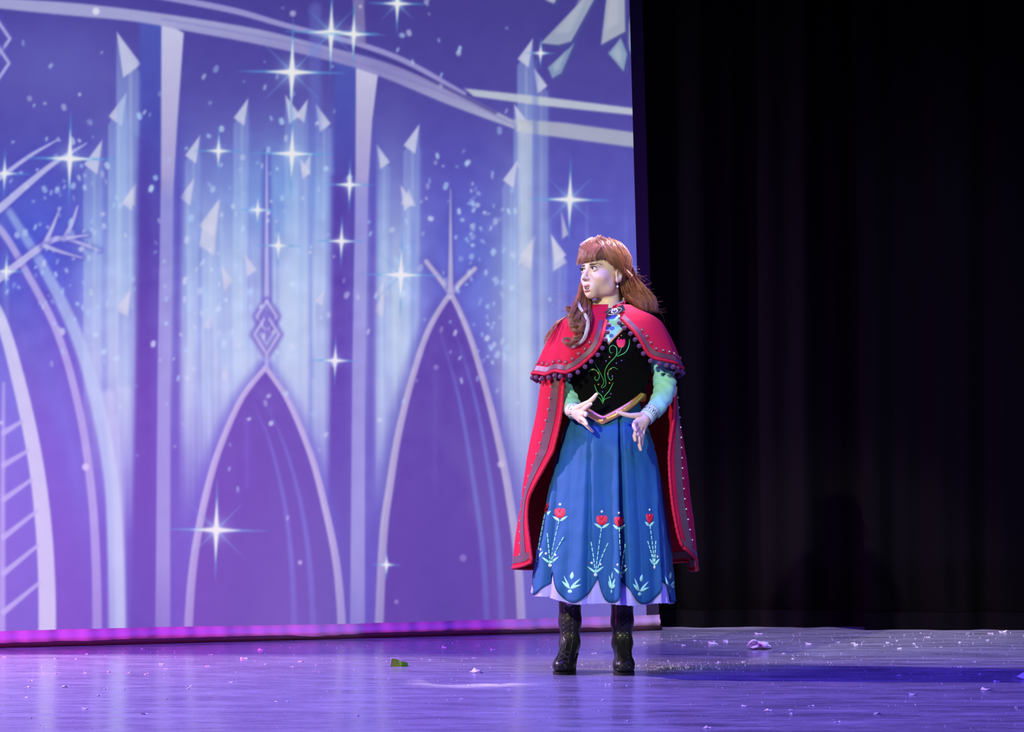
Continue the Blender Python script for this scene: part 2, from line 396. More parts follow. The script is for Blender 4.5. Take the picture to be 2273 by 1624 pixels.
def paint():
    # ground of the picture
    IMG[:] = vgrad([(-430, (66, 58, 132)), (0, (68, 62, 140)), (200, (74, 70, 150)), (420, (80, 86, 176)), (600, (84, 100, 192)),
                    (800, (88, 92, 186)), (1480, (86, 84, 176))], YY)
    # violet haze at top left, cobalt pool at left
    blob(120, 150, 190, 120, (104, 110, 185), .55); blob(90, 560, 120, 150, (70, 92, 205), .8)
    blob(150, 1000, 90, 190, (90, 110, 214), .65); blob(20, 900, 60, 130, (100, 140, 215), .6)
    blob(1060, 620, 90, 170, (88, 118, 205), .75)
    # icy light behind the crystals
    for (x0, y0, rx, ry, c, al) in [(470, 690, 120, 290, (184, 212, 230), .95), (660, 700, 105, 310, (192, 216, 230), .96), (545, 800, 120, 160, (186, 210, 230), .7),
                                    (868, 720, 62, 290, (192, 216, 224), .96), (240, 720, 60, 300, (176, 202, 232), .8),
                                    (640, 440, 150, 110, (120, 175, 226), .5), (1150, 760, 60, 320, (180, 202, 200), .7), (640, 400, 110, 90, (110, 165, 222), .3)]:
        blob(x0, y0, rx, ry, c, al)
    # crystal columns: (left, right, top, tip side, alpha)
    cols = [(240, 282, 205, 1, .55), (258, 315, 70, -1, .5), (270, 302, 410, 1, .5), (185, 228, 310, 1, .5), (262, 292, 640, 1, .55),
            (410, 445, 300, 1, .5), (398, 432, 395, 1, .45), (440, 488, 440, 1, .5), (518, 552, 218, 1, .5), (490, 512, 590, -1, .45),
            (655, 684, 220, 1, .45), (700, 735, 230, -1, .45), (632, 668, 210, -1, .4), (664, 690, 350, -1, .45),
            (835, 866, 320, -1, .5), (895, 932, 275, 1, .5), (888, 920, 410, -1, .45), (832, 856, 620, 1, .4),
            (1148, 1184, 85, 1, .55), (1184, 1216, 150, -1, .4), (1140, 1175, 230, -1, .55), (1115, 1150, 355, 1, .5),
            (1152, 1190, 520, 1, .4), (1222, 1258, 520, -1, .3), (-60, -10, 240, 1, .5), (-140, -80, 160, -1, .5), (-260, -200, 120, 1, .5),
            (-330, -280, 300, -1, .5), (-430, -380, 210, 1, .5), (540, 570, 560, -1, .3), (452, 470, 700, 1, .3), (700, 722, 640, 1, .3)]
    for (l, r, t, sd, al) in cols:
        w = r-l; tip = w*1.5; tx = r-1 if sd > 0 else l+1
        agr = [(t, .95), (t+200, 1), (900, .9), (1060, .3), (1200, 0)]
        poly([(tx, t), (r, t+tip*(.85 if sd > 0 else 1.15)), (r, 1200), (l, 1200), (l, t+tip*(1.15 if sd > 0 else .85))],
             None, min(1, al*1.15), 2.0, agr, [(t, (128, 146, 206)), (t+220, (162, 194, 228)), (800, (192, 212, 230)), (1200, (140, 150, 214))])
        poly([(l+w*.5, t+tip*.9), (l+w*.62, t+tip*.9), (l+w*.62, 1150), (l+w*.5, 1150)], (200, 218, 232), al*.6, 3, agr)
        poly([(r-5, t+tip), (r+5, t+tip), (r+5, 1150), (r-5, 1150)], (110, 136, 206), al*.5, 3, agr)
        poly([(tx, t), (tx+(-w*.95 if sd > 0 else w*.95), t+tip*.85), (tx+(-w*.25 if sd > 0 else w*.25), t+tip*1.2)],
             (205, 210, 226), .85, 1.5)
    for i in range(90):   # thin vertical light rods
        x = rng.choice([rng.uniform(385, 580), rng.uniform(600, 745), rng.uniform(832, 930), rng.uniform(1120, 1400), rng.uniform(-400, 20)])
        t = rng.uniform(380, 720); bt = rng.uniform(850, 1150); w = rng.uniform(3, 12)
        poly([(x, t), (x+w, t), (x+w, bt), (x, bt)], (180, 212, 232) if rng.random() < .7 else (112, 140, 208), rng.uniform(.15, .4), 3,
             [(t, 0), (t+120, 1), (bt-150, 1), (bt, 0)])
    for pts in ([(488, 445), (449, 500), (442, 545), (475, 566)], [(492, 588), (516, 625), (497, 646)], [(290, 645), (262, 690), (284, 702)], [(303, 405), (276, 442), (300, 458)],
                [(855, 640), (830, 690), (850, 704)], [(908, 420), (890, 452), (922, 458)], [(1186, 525), (1152, 580), (1180, 600)], [(1224, 520), (1258, 582), (1228, 602)], [(1246, 470), (1262, 520), (1248, 530)], [(690, 340), (668, 378), (688, 388)]):
        poly(pts, (208, 214, 224), .75, 3)
    # pillars: shaded side, soft edge shadow, pale face
    for dx in (-430, 0, 432):
        sx = dx; tp = 45 if dx == 0 else (128 if dx > 0 else 0)
        poly([(310+sx, tp), (360+sx, tp), (360+sx, 1480), (288+sx, 1480), (308+sx, 600)], None, .95, 6,
             [(tp, 1), (1480, .85)], [(tp, (72, 88, 172)), (300, (70, 78, 164)), (480, (70, 66, 152)), (800, (78, 74, 164)), (1480, (78, 74, 164))])
        poly([(302+sx, tp+260), (334+sx, tp+260), (338+sx, 1480), (292+sx, 1480)], (70, 60, 148), .7, 10, [(200, 0), (420, 1), (900, .7), (1300, 0)])
        poly([(388+sx, 250), (408+sx, 250), (398+sx, 1200), (376+sx, 1200)], (72, 72, 168), .75, 10, [(250, 0), (420, 1), (1000, .8), (1200, 0)])
        poly([(358+sx, tp), (408+sx, tp+28), (394+sx, 270), (385+sx, 420), (378+sx, 900), (378+sx, 1480), (344+sx, 1480), (350+sx, 800), (357+sx, 400)],
             None, .97, 2, [(tp, 1), (1250, .95), (1480, .45)],
             [(tp, (204, 206, 228)), (260, (186, 182, 212)), (390, (172, 166, 208)), (450, (142, 146, 206)), (640, (150, 156, 212)), (1480, (152, 150, 210))])
    # beams across the top
    up = [(-540, -95), (-200, -35), (0, -6), (180, 8), (360, 30), (560, 62), (700, 96), (860, 140), (1000, 196), (1142, 268)]
    lo = [(1142, 286), (1000, 234), (840, 168), (720, 132), (560, 96), (420, 70), (300, 48), (150, 34), (0, 19), (-200, -5), (-540, -60)]
    poly(list(catmull(up, 40))+list(catmull(lo, 40)), None, .95, 2.5, None, [(-100, (170, 170, 205)), (50, (168, 170, 208)), (150, (140, 136, 190)), (290, (178, 184, 204))])
    stroke([(360, 42), (560, 78), (720, 114), (1000, 212), (1140, 276)], 3, (120, 118, 180), .6)
    stroke([(370, -6), (520, 24), (640, 58), (790, 96), (900, 136), (1030, 208)], [14, 14, 12, 12, 12, 10], (160, 158, 208), .9)
    stroke([(0, -60), (370, -6)], 14, (160, 158, 208), .9)
    stroke([(790, 106), (900, 150), (1100, 250)], 6, (60, 52, 120), .8, 4)
    poly([(780, -60), (806, -60), (812, 98), (788, 98)], (140, 132, 176), .75, 3)
    stroke([(700, 18), (700, 320)], 26, (110, 128, 205), .4, 8)
    poly([(1030, 196), (1200, 214), (1406, 240), (1410, 256), (1200, 234), (1052, 214)], (196, 206, 210), .9, 2.5)
    poly([(1142, 264), (1250, 272), (1410, 294), (1414, 328), (1250, 306), (1146, 292)], (186, 194, 196), .8, 3)
    # column at the far side
    poly([(1182, 130), (1194, 130), (1198, 1200), (1180, 1200)], (104, 124, 190), .55, 4, [(130, .5), (300, 1), (800, .5), (1200, 0)])
    poly([(1150, 270), (1182, 280), (1180, 900), (1150, 900)], (200, 208, 212), .55, 4, [(270, 1), (700, .6), (900, 0)])
    # hanging crystals, top of the far side
    for pts, c in [([(1200, 96), (1292, 0), (1306, -40), (1340, -40), (1268, 92), (1240, 100)], (158, 170, 190)),
                   ([(1216, 150), (1262, 108), (1276, 94), (1246, 162), (1226, 174)], (130, 156, 184)),
                   ([(1334, 100), (1350, -40), (1386, -40), (1388, 70)], (170, 178, 192)),
                   ([(1350, 118), (1378, 84), (1392, 120), (1384, 158)], (140, 166, 188)),
                   ([(1396, 110), (1398, 40), (1406, 20), (1406, 130)], (120, 150, 180)),
                   ([(1210, 0), (1238, -8), (1230, 8)], (170, 178, 198))]:
        poly([(p[0]+5, p[1]+6) for p in pts], (70, 86, 140), .5, 5); poly(pts, c, .95, 1.5)
        cx_ = sum(p[0] for p in pts)/len(pts); cy_ = sum(p[1] for p in pts)/len(pts)
        poly([(cx_+(p[0]-cx_)*.5-4, cy_+(p[1]-cy_)*.6) for p in pts], (188, 194, 206), .5, 4)
    # pointed arches: dark soft edge, filled opening, inner ribs, pale moulding
    def arch(left, right, fill, w0, w1, apex, halo=(84, 92, 190), pale=(196, 188, 220)):
        L_ = catmull(left, 50); R_ = catmull(right, 50)
        stroke(L_, [30, 60], halo, .7, 16, curve=False, agrad=[(300, 1), (1150, .9), (1300, .2)])
        stroke(R_, [30, 60], halo, .55, 16, curve=False, agrad=[(300, 1), (1150, .9), (1300, .2)])
        fl = [q for q in L_[::-1] if q[1] >= apex]+[q for q in R_ if q[1] >= apex]
        poly(fl, None, .97, 3, None, fill)
        for q in (L_, R_):
            stroke(q, [w0, w1], pale, .92, 2, curve=False, agrad=[(400, 1), (1150, .95), (1480, .55)])
            stroke(q+np.array((w1*.22, 0)), [w0*.3, w1*.35], (150, 140, 205), .4, 3, curve=False)
    arch([(590, 815), (540, 878), (500, 962), (468, 1055), (440, 1180), (424, 1300), (414, 1480)],
         [(590, 815), (640, 890), (690, 1010), (720, 1120), (745, 1240), (757, 1360), (760, 1480)],
         [(815, (82, 74, 160)), (1480, (84, 76, 162))], 11, 20, 815)
    for q in ([(565, 900), (600, 985), (632, 1120), (648, 1260), (655, 1440)], [(580, 870), (632, 990), (668, 1120), (688, 1260), (697, 1440)]):
        stroke(q, [3, 14], (104, 116, 205), .75, 4, agrad=[(860, .2), (1000, 1), (1250, .9), (1440, .4)])
    stroke([(548, 930), (548, 1080)], 10, (100, 92, 190), .5, 5)
    arch([(1054, 596), (1000, 652), (950, 735), (912, 850), (884, 965), (865, 1080), (850, 1200), (838, 1480)],
         [(946, 580), (1000, 652), (1042, 745), (1080, 870), (1108, 985), (1130, 1100), (1150, 1250), (1162, 1480)],
         [(640, (70, 64, 148)), (1480, (76, 68, 148))], 10, 20, 651, (74, 86, 170), (186, 182, 204))
    stroke([(1054, 596), (1000, 652)], [3, 11], (186, 184, 206), .9); stroke([(946, 580), (1000, 652)], [3, 11], (186, 184, 206), .9)
    for q in ([(975, 730), (1018, 880), (1048, 1050), (1072, 1230), (1084, 1440)], [(1005, 716), (1056, 890), (1090, 1080), (1108, 1240), (1116, 1440)]):
        stroke(q, [4, 15], (96, 118, 196), .75, 4, agrad=[(700, .2), (900, 1), (1250, .9), (1440, .35)])
    stroke([(965, 830), (965, 1100)], 8, (88, 80, 160), .5, 6)
    # finials
    stroke([(592, 340), (592, 660)], [20, 26], (78, 88, 178), .65, 6); stroke([(592, 335), (592, 670)], [3, 11], (178, 182, 222), .95, 1.5)
    stroke([(1000, 420), (1000, 640)], [16, 24], (74, 86, 172), .6, 6); stroke([(1000, 420), (1000, 645)], [2, 12], (176, 176, 206), .95, 1.5)
    for (cx_, cy_, rx, ry) in [(592, 702, 22, 34), (592, 742, 27, 44), (-8, 86, 30, 44), (-8, 140, 28, 42)]:
        d4 = [(cx_, cy_-ry), (cx_+rx, cy_), (cx_, cy_+ry), (cx_-rx, cy_), (cx_, cy_-ry)]
        stroke(d4, 20, (88, 84, 174), .7, 7, curve=False); stroke(d4, 7, (176, 178, 220), .95, 1.5, curve=False)
    poly([(592, 690), (599, 702), (592, 716), (585, 702)], (110, 112, 190), .9); poly([(592, 728), (602, 742), (592, 760), (582, 742)], (120, 120, 196), .9)
    stroke([(592, 786), (592, 818)], 9, (170, 172, 220), .9)
    # big nested arches at the near side
    stroke([(-120, 420), (-40, 500), (60, 610), (130, 745), (180, 920), (206, 1100), (218, 1280), (220, 1480)], [40, 60], (86, 84, 186), .6, 14, agrad=[(400, 1), (1200, .7), (1400, 0)])
    poly(list(catmull([(-60, 640), (0, 705), (40, 840), (75, 1000), (95, 1150), (104, 1300), (104, 1480)], 30))+[(-60, 1480)], None, .8, 4, None,
         [(640, (92, 104, 204)), (900, (96, 112, 206)), (1480, (92, 98, 192))])
    poly([(0, 660), (70, 820), (150, 1000), (190, 1300), (205, 1480), (120, 1480), (110, 1250), (60, 900)], (92, 80, 178), .45, 20)
    stroke([(20, 468), (100, 600), (168, 740), (212, 880), (244, 1040), (256, 1200), (262, 1480)], [16, 26, 30, 34, 40], (182, 206, 234), .85, 5,
           agrad=[(460, .6), (700, .85), (1200, 1), (1480, .7)])
    stroke([(240, 880), (262, 1100), (268, 1480)], [30, 22], (206, 216, 236), .5, 8)
    stroke([(-90, 420), (0, 508), (60, 606), (130, 745), (178, 920), (204, 1100), (214, 1280), (216, 1480)], [14, 16, 18, 22], (178, 172, 222), .92, 2.5, agrad=[(500, 1), (1150, .9), (1480, .6)])
    stroke([(-60, 600), (0, 705), (40, 840), (75, 1000), (95, 1150), (104, 1300), (105, 1480)], [20, 30, 36, 40], (200, 202, 228), .95, 2.5,
           cgrad=[(700, (200, 206, 230)), (1480, (200, 202, 228))])
    stroke([(8, 850), (6, 1100), (4, 1480)], [6, 16], (170, 170, 222), .8, 3)
    for a_, b_ in [((8, 1032), (62, 1000)), ((8, 1108), (70, 1064)), ((8, 1192), (82, 1134)), ((8, 1272), (84, 1210)), ((8, 1358), (86, 1294)), ((8, 960), (50, 934))]:
        stroke([a_, b_], [13, 8], (176, 178, 224), .85, 2, curve=False)
    for q, w in [([(-40, 640), (0, 616), (100, 542), (145, 530), (222, 556)], [20, 18, 14, 10, 3]), ([(98, 544), (116, 505), (130, 470)], [12, 4]),
                 ([(143, 530), (160, 495), (172, 458)], [12, 4]), ([(100, 546), (140, 560), (182, 572)], [10, 3]), ([(150, 528), (196, 521)], [9, 3]),
                 ([(-40, 490), (0, 462), (60, 410), (120, 362), (192, 318)], [20, 18, 15, 11, 3]), ([(-20, 410), (60, 350), (128, 310)], [10, 9, 3])]:
        stroke(q, [x+12 for x in w], (74, 74, 178), .4, 6); stroke(q, w, (188, 190, 228), .95, 2)
    # drifting snow: (cx, cy, sx, sy, count)
    for (cx_, cy_, sx, sy, n_) in [(130, 420, 90, 160, 70), (190, 640, 60, 120, 50), (1050, 460, 55, 90, 55), (1080, 640, 45, 110, 70), (480, 620, 90, 170, 70),
                                   (670, 600, 80, 170, 50), (880, 640, 50, 120, 30), (500, 300, 120, 90, 25), (900, 60, 160, 70, 18), (640, 1100, 300, 220, 10), (-250, 500, 120, 250, 60)]:
        for _ in range(n_):
            x, y, r_ = rng.gauss(cx_, sx), rng.gauss(cy_, sy), rng.choice([2, 2.5, 3, 3, 4, 5.5])
            c = rng.choice([(190, 222, 240), (170, 205, 238), (205, 215, 235)])
            stroke([(x, y), (x+rng.uniform(-3, 3), y+rng.uniform(0, 8))], r_*2, c, rng.uniform(.35, .85), 2)
    dot(213, 25, 8, (230, 226, 240), .9); dot(650, 30, 7, (190, 190, 215), .7); dot(666, 1248, 5, (200, 180, 225), .8); dot(1028, 1238, 8, (150, 140, 200), .6)
    dot(968, 815, 6, (150, 150, 205), .6); dot(880, 1335, 5, (165, 145, 205), .7); dot(190, 1036, 8, (210, 205, 235), .9); dot(1112, 1030, 8, (195, 190, 210), .8)
    # four-pointed sparkles
    def ray(x0, y0, ang, ln, w, col, al):
        e = (x0+math.cos(ang)*ln, y0+math.sin(ang)*ln)
        stroke([(x0, y0), ((x0+e[0])/2, (y0+e[1])/2), e], [w, w*.45, .4], col, al, 1.6, curve=False)
    stars = [(155, 352, 92, 0), (485, 335, 48, 0), (648, 160, 105, 1), (648, 341, 82, 0), (735, 72, 92, 1), (785, 76, 64, 0), (882, 8, 60, 1), (572, 466, 38, 0),
             (618, 545, 44, 0), (776, 410, 52, 0), (758, 535, 52, 0), (744, 800, 50, 0), (890, 610, 84, 1), (1265, 443, 84, 1), (480, 1176, 100, 1),
             (1200, 118, 30, 0), (858, 1253, 28, 0), (14, 602, 42, 0), (10, 385, 50, 0), (-220, 300, 90, 1), (-320, 800, 70, 0)]
    for (x, y, s_, dg) in stars:
        for q in range(4):
            ray(x, y, q*math.pi/2+.02, s_*1.12, 6+s_*.05, (84, 164, 216), .8)
        if dg:
            for q in range(4): ray(x, y, q*math.pi/2+math.pi/4, s_*.8, 5, (104, 168, 224), .6)
        blob(x, y, s_*.25, s_*.25, (190, 220, 240), .5)
        for q in range(4):
            ray(x, y, q*math.pi/2+.02, s_*(.56 if q % 2 == 0 else .70), 5+s_*.085, (240, 240, 234), .97)
    # mottling of the projected brushwork
    nz_ = nrng.normal(0, 1, (IMG.shape[0]//6+2, IMG.shape[1]//6+2)); nz_ = np.kron(nz_, np.ones((6, 6)))[:IMG.shape[0], :IMG.shape[1]]
    for _ in range(3):
        for ax in (0, 1): nz_ = (np.roll(nz_, 3, ax)+nz_+np.roll(nz_, -3, ax))/3
    amp = 2+6*np.exp(-((YY-640)/260)**2)
    IMG[:] = np.clip(IMG+(nz_*amp)[..., None], 0, 255)
    # slight out-of-focus softening of the whole picture
    for ax in (0, 1):
        a0 = np.roll(IMG, 1, ax); a1 = np.roll(IMG, -1, ax); IMG[:] = .5*IMG+.25*(a0+a1)
paint()

# ------------------------------------------------------------------ backdrop cloth
A2 = np.array((-2.349, 10.25)); B2 = np.array((0.755, 11.40))
ZT = 3.80; ZH = 0.075
def t_at_px(px):
    s = (px-W/2)/F
    return (s*A2[1]-A2[0])/((B2[0]-A2[0])-s*(B2[1]-A2[1]))
def cloth_pt(t, z):
    X = A2[0]+(B2[0]-A2[0])*t; Y = A2[1]+(B2[1]-A2[1])*t
    d = 0.012*np.sin(5.1*X+0.6*z)*np.exp(-z*0.8)+0.006*np.sin(13*X+1.0)*np.exp(-z*3.0)
    nx, ny = 0.347, -0.938
    return X+nx*d, Y+ny*d, z+0*X
NU, NV = 780, 640
zz = np.linspace(0.02, ZT, NV)
ypx = HZ-F*(zz-CH)/11.38
t_print = t_at_px(1397+0.0288*ypx)
t_edge = t_at_px(1426+0.0288*ypx)
T0 = -0.30
tt = T0+(t_print[None, :]-T0)*np.linspace(0, 1, NU)[:, None]
cx_, cy_, cz_ = cloth_pt(tt, np.repeat(zz[None, :], NU, 0))
CV = np.stack([cx_, cy_, cz_], -1).reshape(-1, 3)
pxx = W/2+F*CV[:, 0]/CV[:, 1]; pyy = HZ-F*(CV[:, 2]-CH)/CV[:, 1]
fi = np.clip((pxx-PX0)/STEP, 0, len(GX)-1.001); fj = np.clip((pyy-PY0)/STEP, 0, len(GY)-1.001)
i0 = fi.astype(int); j0 = fj.astype(int); du = (fi-i0)[:, None]; dv = (fj-j0)[:, None]
colr = (IMG[j0, i0]*(1-du)*(1-dv)+IMG[j0, i0+1]*du*(1-dv)+IMG[j0+1, i0]*(1-du)*dv+IMG[j0+1, i0+1]*du*dv)
backdrop = bpy.data.objects.new('backdrop', None); C.objects.link(backdrop)
backdrop.location = (-0.8, 10.8, 0)
BASE = Vector(backdrop.location)
tag(backdrop, 'tall blue and violet projected backdrop of pointed ice arches, crystals and sparkling stars', 'backdrop')
cloth = mesh_np('projected_cloth', CV, grid_faces(NU, NV), M['screen'], backdrop)
ca = cloth.data.color_attributes.new('tint', 'FLOAT_COLOR', 'POINT')
lin = np.ones((len(CV), 4), dtype=np.float32); lin[:, :3] = s2l(np.clip(colr, 0, 255))
ca.data.foreach_set('color', lin.ravel())
tag(cloth, 'cloth with a projected picture of icy arches and stars')
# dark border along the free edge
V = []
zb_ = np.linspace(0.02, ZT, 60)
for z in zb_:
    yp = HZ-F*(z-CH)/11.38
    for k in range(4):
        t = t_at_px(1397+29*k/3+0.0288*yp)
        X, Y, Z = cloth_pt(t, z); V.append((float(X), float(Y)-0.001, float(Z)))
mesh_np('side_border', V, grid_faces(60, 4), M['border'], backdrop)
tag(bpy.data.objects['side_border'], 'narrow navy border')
# hem bulging outwards, then an added dark rod drawing the shadow line below it
V = []; ts = np.linspace(T0, float(t_at_px(1426+0.0288*1398)), 260)
for t in ts:
    for k in range(8):
        z = 0.018+(ZH-0.018)*k/7
        X, Y, Z = cloth_pt(t, z)
        bulge = 0.006+0.012*math.sin(math.pi*min(1, k/5))+0.003*math.sin(31*X)+0.002*math.sin(73*X+1)
        V.append((float(X)+0.347*bulge, float(Y)-0.938*bulge, z+0.003*math.sin(2.3*X)))
tag(mesh_np('bottom_hem', V, grid_faces(260, 8), M['hem'], backdrop), 'pale hem lit magenta')
mb = MB(); sweep(mb, [(A2[0]+(B2[0]-A2[0])*t+0.004, A2[1]+(B2[1]-A2[1])*t-0.012, 0.0125) for t in np.linspace(T0, ts[-1], 40)], 0.0125, 8)
mb.build('hem_shadow_rod', M['hem_shadow'], backdrop)
BASE = Vector((0, 0, 0))
# ------------------------------------------------------------------ the performer
person = bpy.data.objects.new('person', None); C.objects.link(person)
person.location = (0.345, 9.0, 0.0)
BASE = Vector(person.location)
tag(person, 'performer in magenta cape, black bodice, blue embroidered skirt and black lace-up boots', 'person')

# --- implicit surfaces -> one smooth mesh
def surface_nets(f, lo, hi, h):
    lo = np.array(lo, float); n = np.ceil((np.array(hi)-lo)/h).astype(int)+1
    ax = [lo[k]+h*np.arange(n[k]) for k in range(3)]
    X, Y, Z = np.meshgrid(*ax, indexing='ij')
    D = f(X, Y, Z); ins = D < 0
    c = [ins[i:n[0]-1+i, j:n[1]-1+j, k:n[2]-1+k] for i in (0, 1) for j in (0, 1) for k in (0, 1)]
    s = sum(q.astype(np.int8) for q in c); act = (s > 0) & (s < 8)
    idx = np.argwhere(act); vid = np.full(act.shape, -1, int); vid[act] = np.arange(len(idx))
    acc = np.zeros((len(idx), 3)); cnt = np.zeros(len(idx))
    offs = np.array([(i, j, k) for i in (0, 1) for j in (0, 1) for k in (0, 1)])
    vals = [D[tuple((idx+o).T)] for o in offs]
    for a_ in range(8):
        for b_ in range(a_+1, 8):
            if np.abs(offs[a_]-offs[b_]).sum() != 1: continue
            cr = (vals[a_] < 0) != (vals[b_] < 0)
            t = np.where(cr, vals[a_]/np.where(cr, vals[a_]-vals[b_], 1), 0)
            acc += np.where(cr[:, None], offs[a_]+t[:, None]*(offs[b_]-offs[a_]), 0); cnt += cr
    V = lo+h*(idx+acc/cnt[:, None])
    faces = []
    for d in range(3):
        u, v = (d+1) % 3, (d+2) % 3
        sh = list(n); sh[d] -= 1
        A = [slice(None)]*3; B = [slice(None)]*3
        A[d] = slice(0, n[d]-1); B[d] = slice(1, n[d])
        a_, b_ = ins[tuple(A)], ins[tuple(B)]
        e = np.argwhere(a_ != b_)
        ok = (e[:, u] > 0) & (e[:, v] > 0) & (e[:, u] < n[u]-1) & (e[:, v] < n[v]-1); e = e[ok]
        flip = a_[tuple(e.T)]
        def cell(du, dv):
            q = e.copy(); q[:, u] += du; q[:, v] += dv; return vid[tuple(q.T)]
        q = np.stack([cell(-1, -1), cell(0, -1), cell(0, 0), cell(-1, 0)], -1)
        q[~flip] = q[~flip][:, ::-1]; faces.append(q)
    return V, np.concatenate(faces)
def smin(a_, b_, k):
    h = np.clip(0.5+0.5*(b_-a_)/k, 0, 1); return b_*(1-h)+a_*h-k*h*(1-h)
def smax(a_, b_, k): return -smin(-a_, -b_, k)
def ell(p, c, r):
    q = [(p[k]-c[k])/r[k] for k in range(3)]
    k0 = np.sqrt(q[0]**2+q[1]**2+q[2]**2); q2 = [(p[k]-c[k])/r[k]**2 for k in range(3)]
    k1 = np.sqrt(q2[0]**2+q2[1]**2+q2[2]**2)+1e-9
    return k0*(k0-1)/k1
def cone(p, a_, b_, ra, rb):
    a_ = np.array(a_); b_ = np.array(b_); d = b_-a_; L2 = (d*d).sum()
    t = np.clip(sum((p[k]-a_[k])*d[k] for k in range(3))/L2, 0, 1)
    return np.sqrt(sum((p[k]-a_[k]-t*d[k])**2 for k in range(3)))-(ra+(rb-ra)*t)

# --- head, built in its own frame (face towards -y, chin at z = 0), then turned
HEAD_YAW = math.radians(-47)
HM = Matrix.Translation((0.366, 9.0, 1.493)) @ Matrix.Rotation(HEAD_YAW, 4, 'Z') @ Matrix.Rotation(math.radians(-3), 4, 'Y') @ Matrix.Rotation(math.radians(-5), 4, 'X')
EYE = [(-0.0305, -0.0795, 0.1175), (0.0305, -0.0795, 0.1175)]
def head_sdf(X, Y, Z):
    AX = np.abs(X); p = (X, Y, Z); q = (AX, Y, Z)
    d = ell(p, (0, .018, .150), (.0735, .092, .082))
    d = smin(d, ell(p, (0, -.022, .095), (.060, .070, .085)), .03)
    d = smin(d, ell(p, (0, -.066, .016), (.020, .018, .017)), .028)
    d = smin(d, ell(q, (.040, -.008, .050), (.016, .026, .026)), .03)
    d = smin(d, ell(q, (.037, -.058, .082), (.020, .016, .018)), .034)
    d = smin(d, ell(p, (0, -.074, .134), (.048, .017, .014)), .022)
    d = smax(d, -ell(q, (.0305, -.101, .1165), (.019, .018, .0125)), .013)
    # nose
    d = smin(d, cone(p, (0, -.086, .124), (0, -.109, .085), .0062, .0082), .010)
    d = smin(d, ell(p, (0, -.110, .0800), (.0095, .0095, .0085)), .007)
    d = smin(d, ell(q, (.0105, -.101, .0765), (.0062, .009, .0062)), .005)
    d = smax(d, -ell(q, (.0062, -.106, .0705), (.0032, .0055, .0035)), .002)
    # muzzle and lips, parted
    d = smin(d, ell(p, (0, -.076, .044), (.027, .017, .024)), .026)
    d = smax(d, -ell(p, (0, -.101, .0400), (.0160, .024, .0078)), .003)
    d = smin(d, ell(p, (0, -.0915, .0500), (.0180, .0068, .0044)), .005)
    d = smin(d, ell(q, (.0060, -.0945, .0512), (.008, .005, .0040)), .004)
    d = smin(d, ell(p, (0, -.0885, .0300), (.0150, .0078, .0052)), .005)
    d = smax(d, -ell(p, (0, -.096, .0205), (.016, .006, .004)), .009)
    # eyelids round the eyeballs
    for e in EYE:
        lid = ell(p, e, (.0138, .0138, .0138))
        lid = smax(lid, -ell(p, (e[0], e[1]-.012, e[2]-.0005), (.0134, .02, .0064)), .0015)
        d = smin(d, lid, .004)
        d = smax(d, -ell(p, (e[0], e[1]-.014, e[2]-.0005), (.0127, .02, .0062)), .001)
    # ears
    ear = ell(q, (.0755, .012, .100), (.0075, .019, .031)); ear = smax(ear, -ell(q, (.085, .008, .102), (.0085, .0125, .021)), .003)
    ear = smin(ear, ell(q, (.0745, .003, .077), (.005, .008, .009)), .006)
    d = smin(d, ear, .005)
    # neck down to the collar
    d = smin(d, cone(p, (0, .034, -.11), (0, .030, .05), .050, .043), .013)
    return d
HV, HF = surface_nets(head_sdf, (-.10, -.135, -.13), (.10, .125, .245), .0019)
SK = np.array((0.78, 0.57, 0.44)); tint = np.tile(SK, (len(HV), 1))
def paint_skin(mask, col):
    m_ = np.clip(mask, 0, 1)[:, None]; tint[:] = tint*(1-m_)+np.array(col)*m_
x_, y_, z_ = HV.T; ax_ = np.abs(x_)
g = lambda cx, cy, sx, sy: np.exp(-((ax_-cx)/sx)**2-((z_-cy)/sy)**2)*(y_ < -.03)
paint_skin(.30*g(.046, .076, .016, .013), (.72, .32, .24))                 # blusher
paint_skin(.75*g(.031, .1275, .017, .008), (.28, .17, .13))                # eye shadow
paint_skin(.35*g(.031, .107, .014, .005), (.40, .24, .18))
lipu = np.sqrt((x_/.0205)**2+((z_-.0508)/.0064)**2); lipl = np.sqrt((x_/.0180)**2+((z_-.0295)/.0080)**2)
lip = np.maximum(1-sstep((lipu-.8)/.35), 1-sstep((lipl-.8)/.35))*(y_ < -.078)
paint_skin(lip*.85, (.46, .19, .165))
inm = (np.sqrt((x_/.0160)**2+((z_-.0400)/.0078)**2) < 1.08) & (y_ < -.05) & (y_ > -.0885)
paint_skin(inm.astype(float), (.07, .015, .015))
head_world = np.array([HM @ Vector(v) for v in HV])
bodyV = [head_world]; bodyF = [HF]; bodyT = [tint]; nacc = len(HV)
def add_skin(V, Fc, col, bodyM=0):
    global nacc
    bodyV.append(V); bodyF.append(Fc+nacc); bodyT.append(np.tile(np.array(col), (len(V), 1))); nacc += len(V)

# --- hands: palm, thumb and four fingers each, from joint positions (photo pixel, depth)
def J(px, py, Y): return np.array(P(px, py, Y))
def hand(wrist, palm, fingers, thumb, lo, hi):
    def f(X, Y, Z):
        p = (X, Y, Z); d = None
        for (a_, b_, ra, rb) in palm:
            e = cone(p, a_, b_, ra, rb); d = e if d is None else smin(d, e, .008)
        for ch in fingers+[thumb]:
            e = None
            for k in range(len(ch)-1):
                c_ = cone(p, ch[k][0], ch[k+1][0], ch[k][1], ch[k+1][1]); e = c_ if e is None else np.minimum(e, c_)
            d = smin(d, e, .0035)
        return d
    return surface_nets(f, lo, hi, .0017)
R = 0.0078
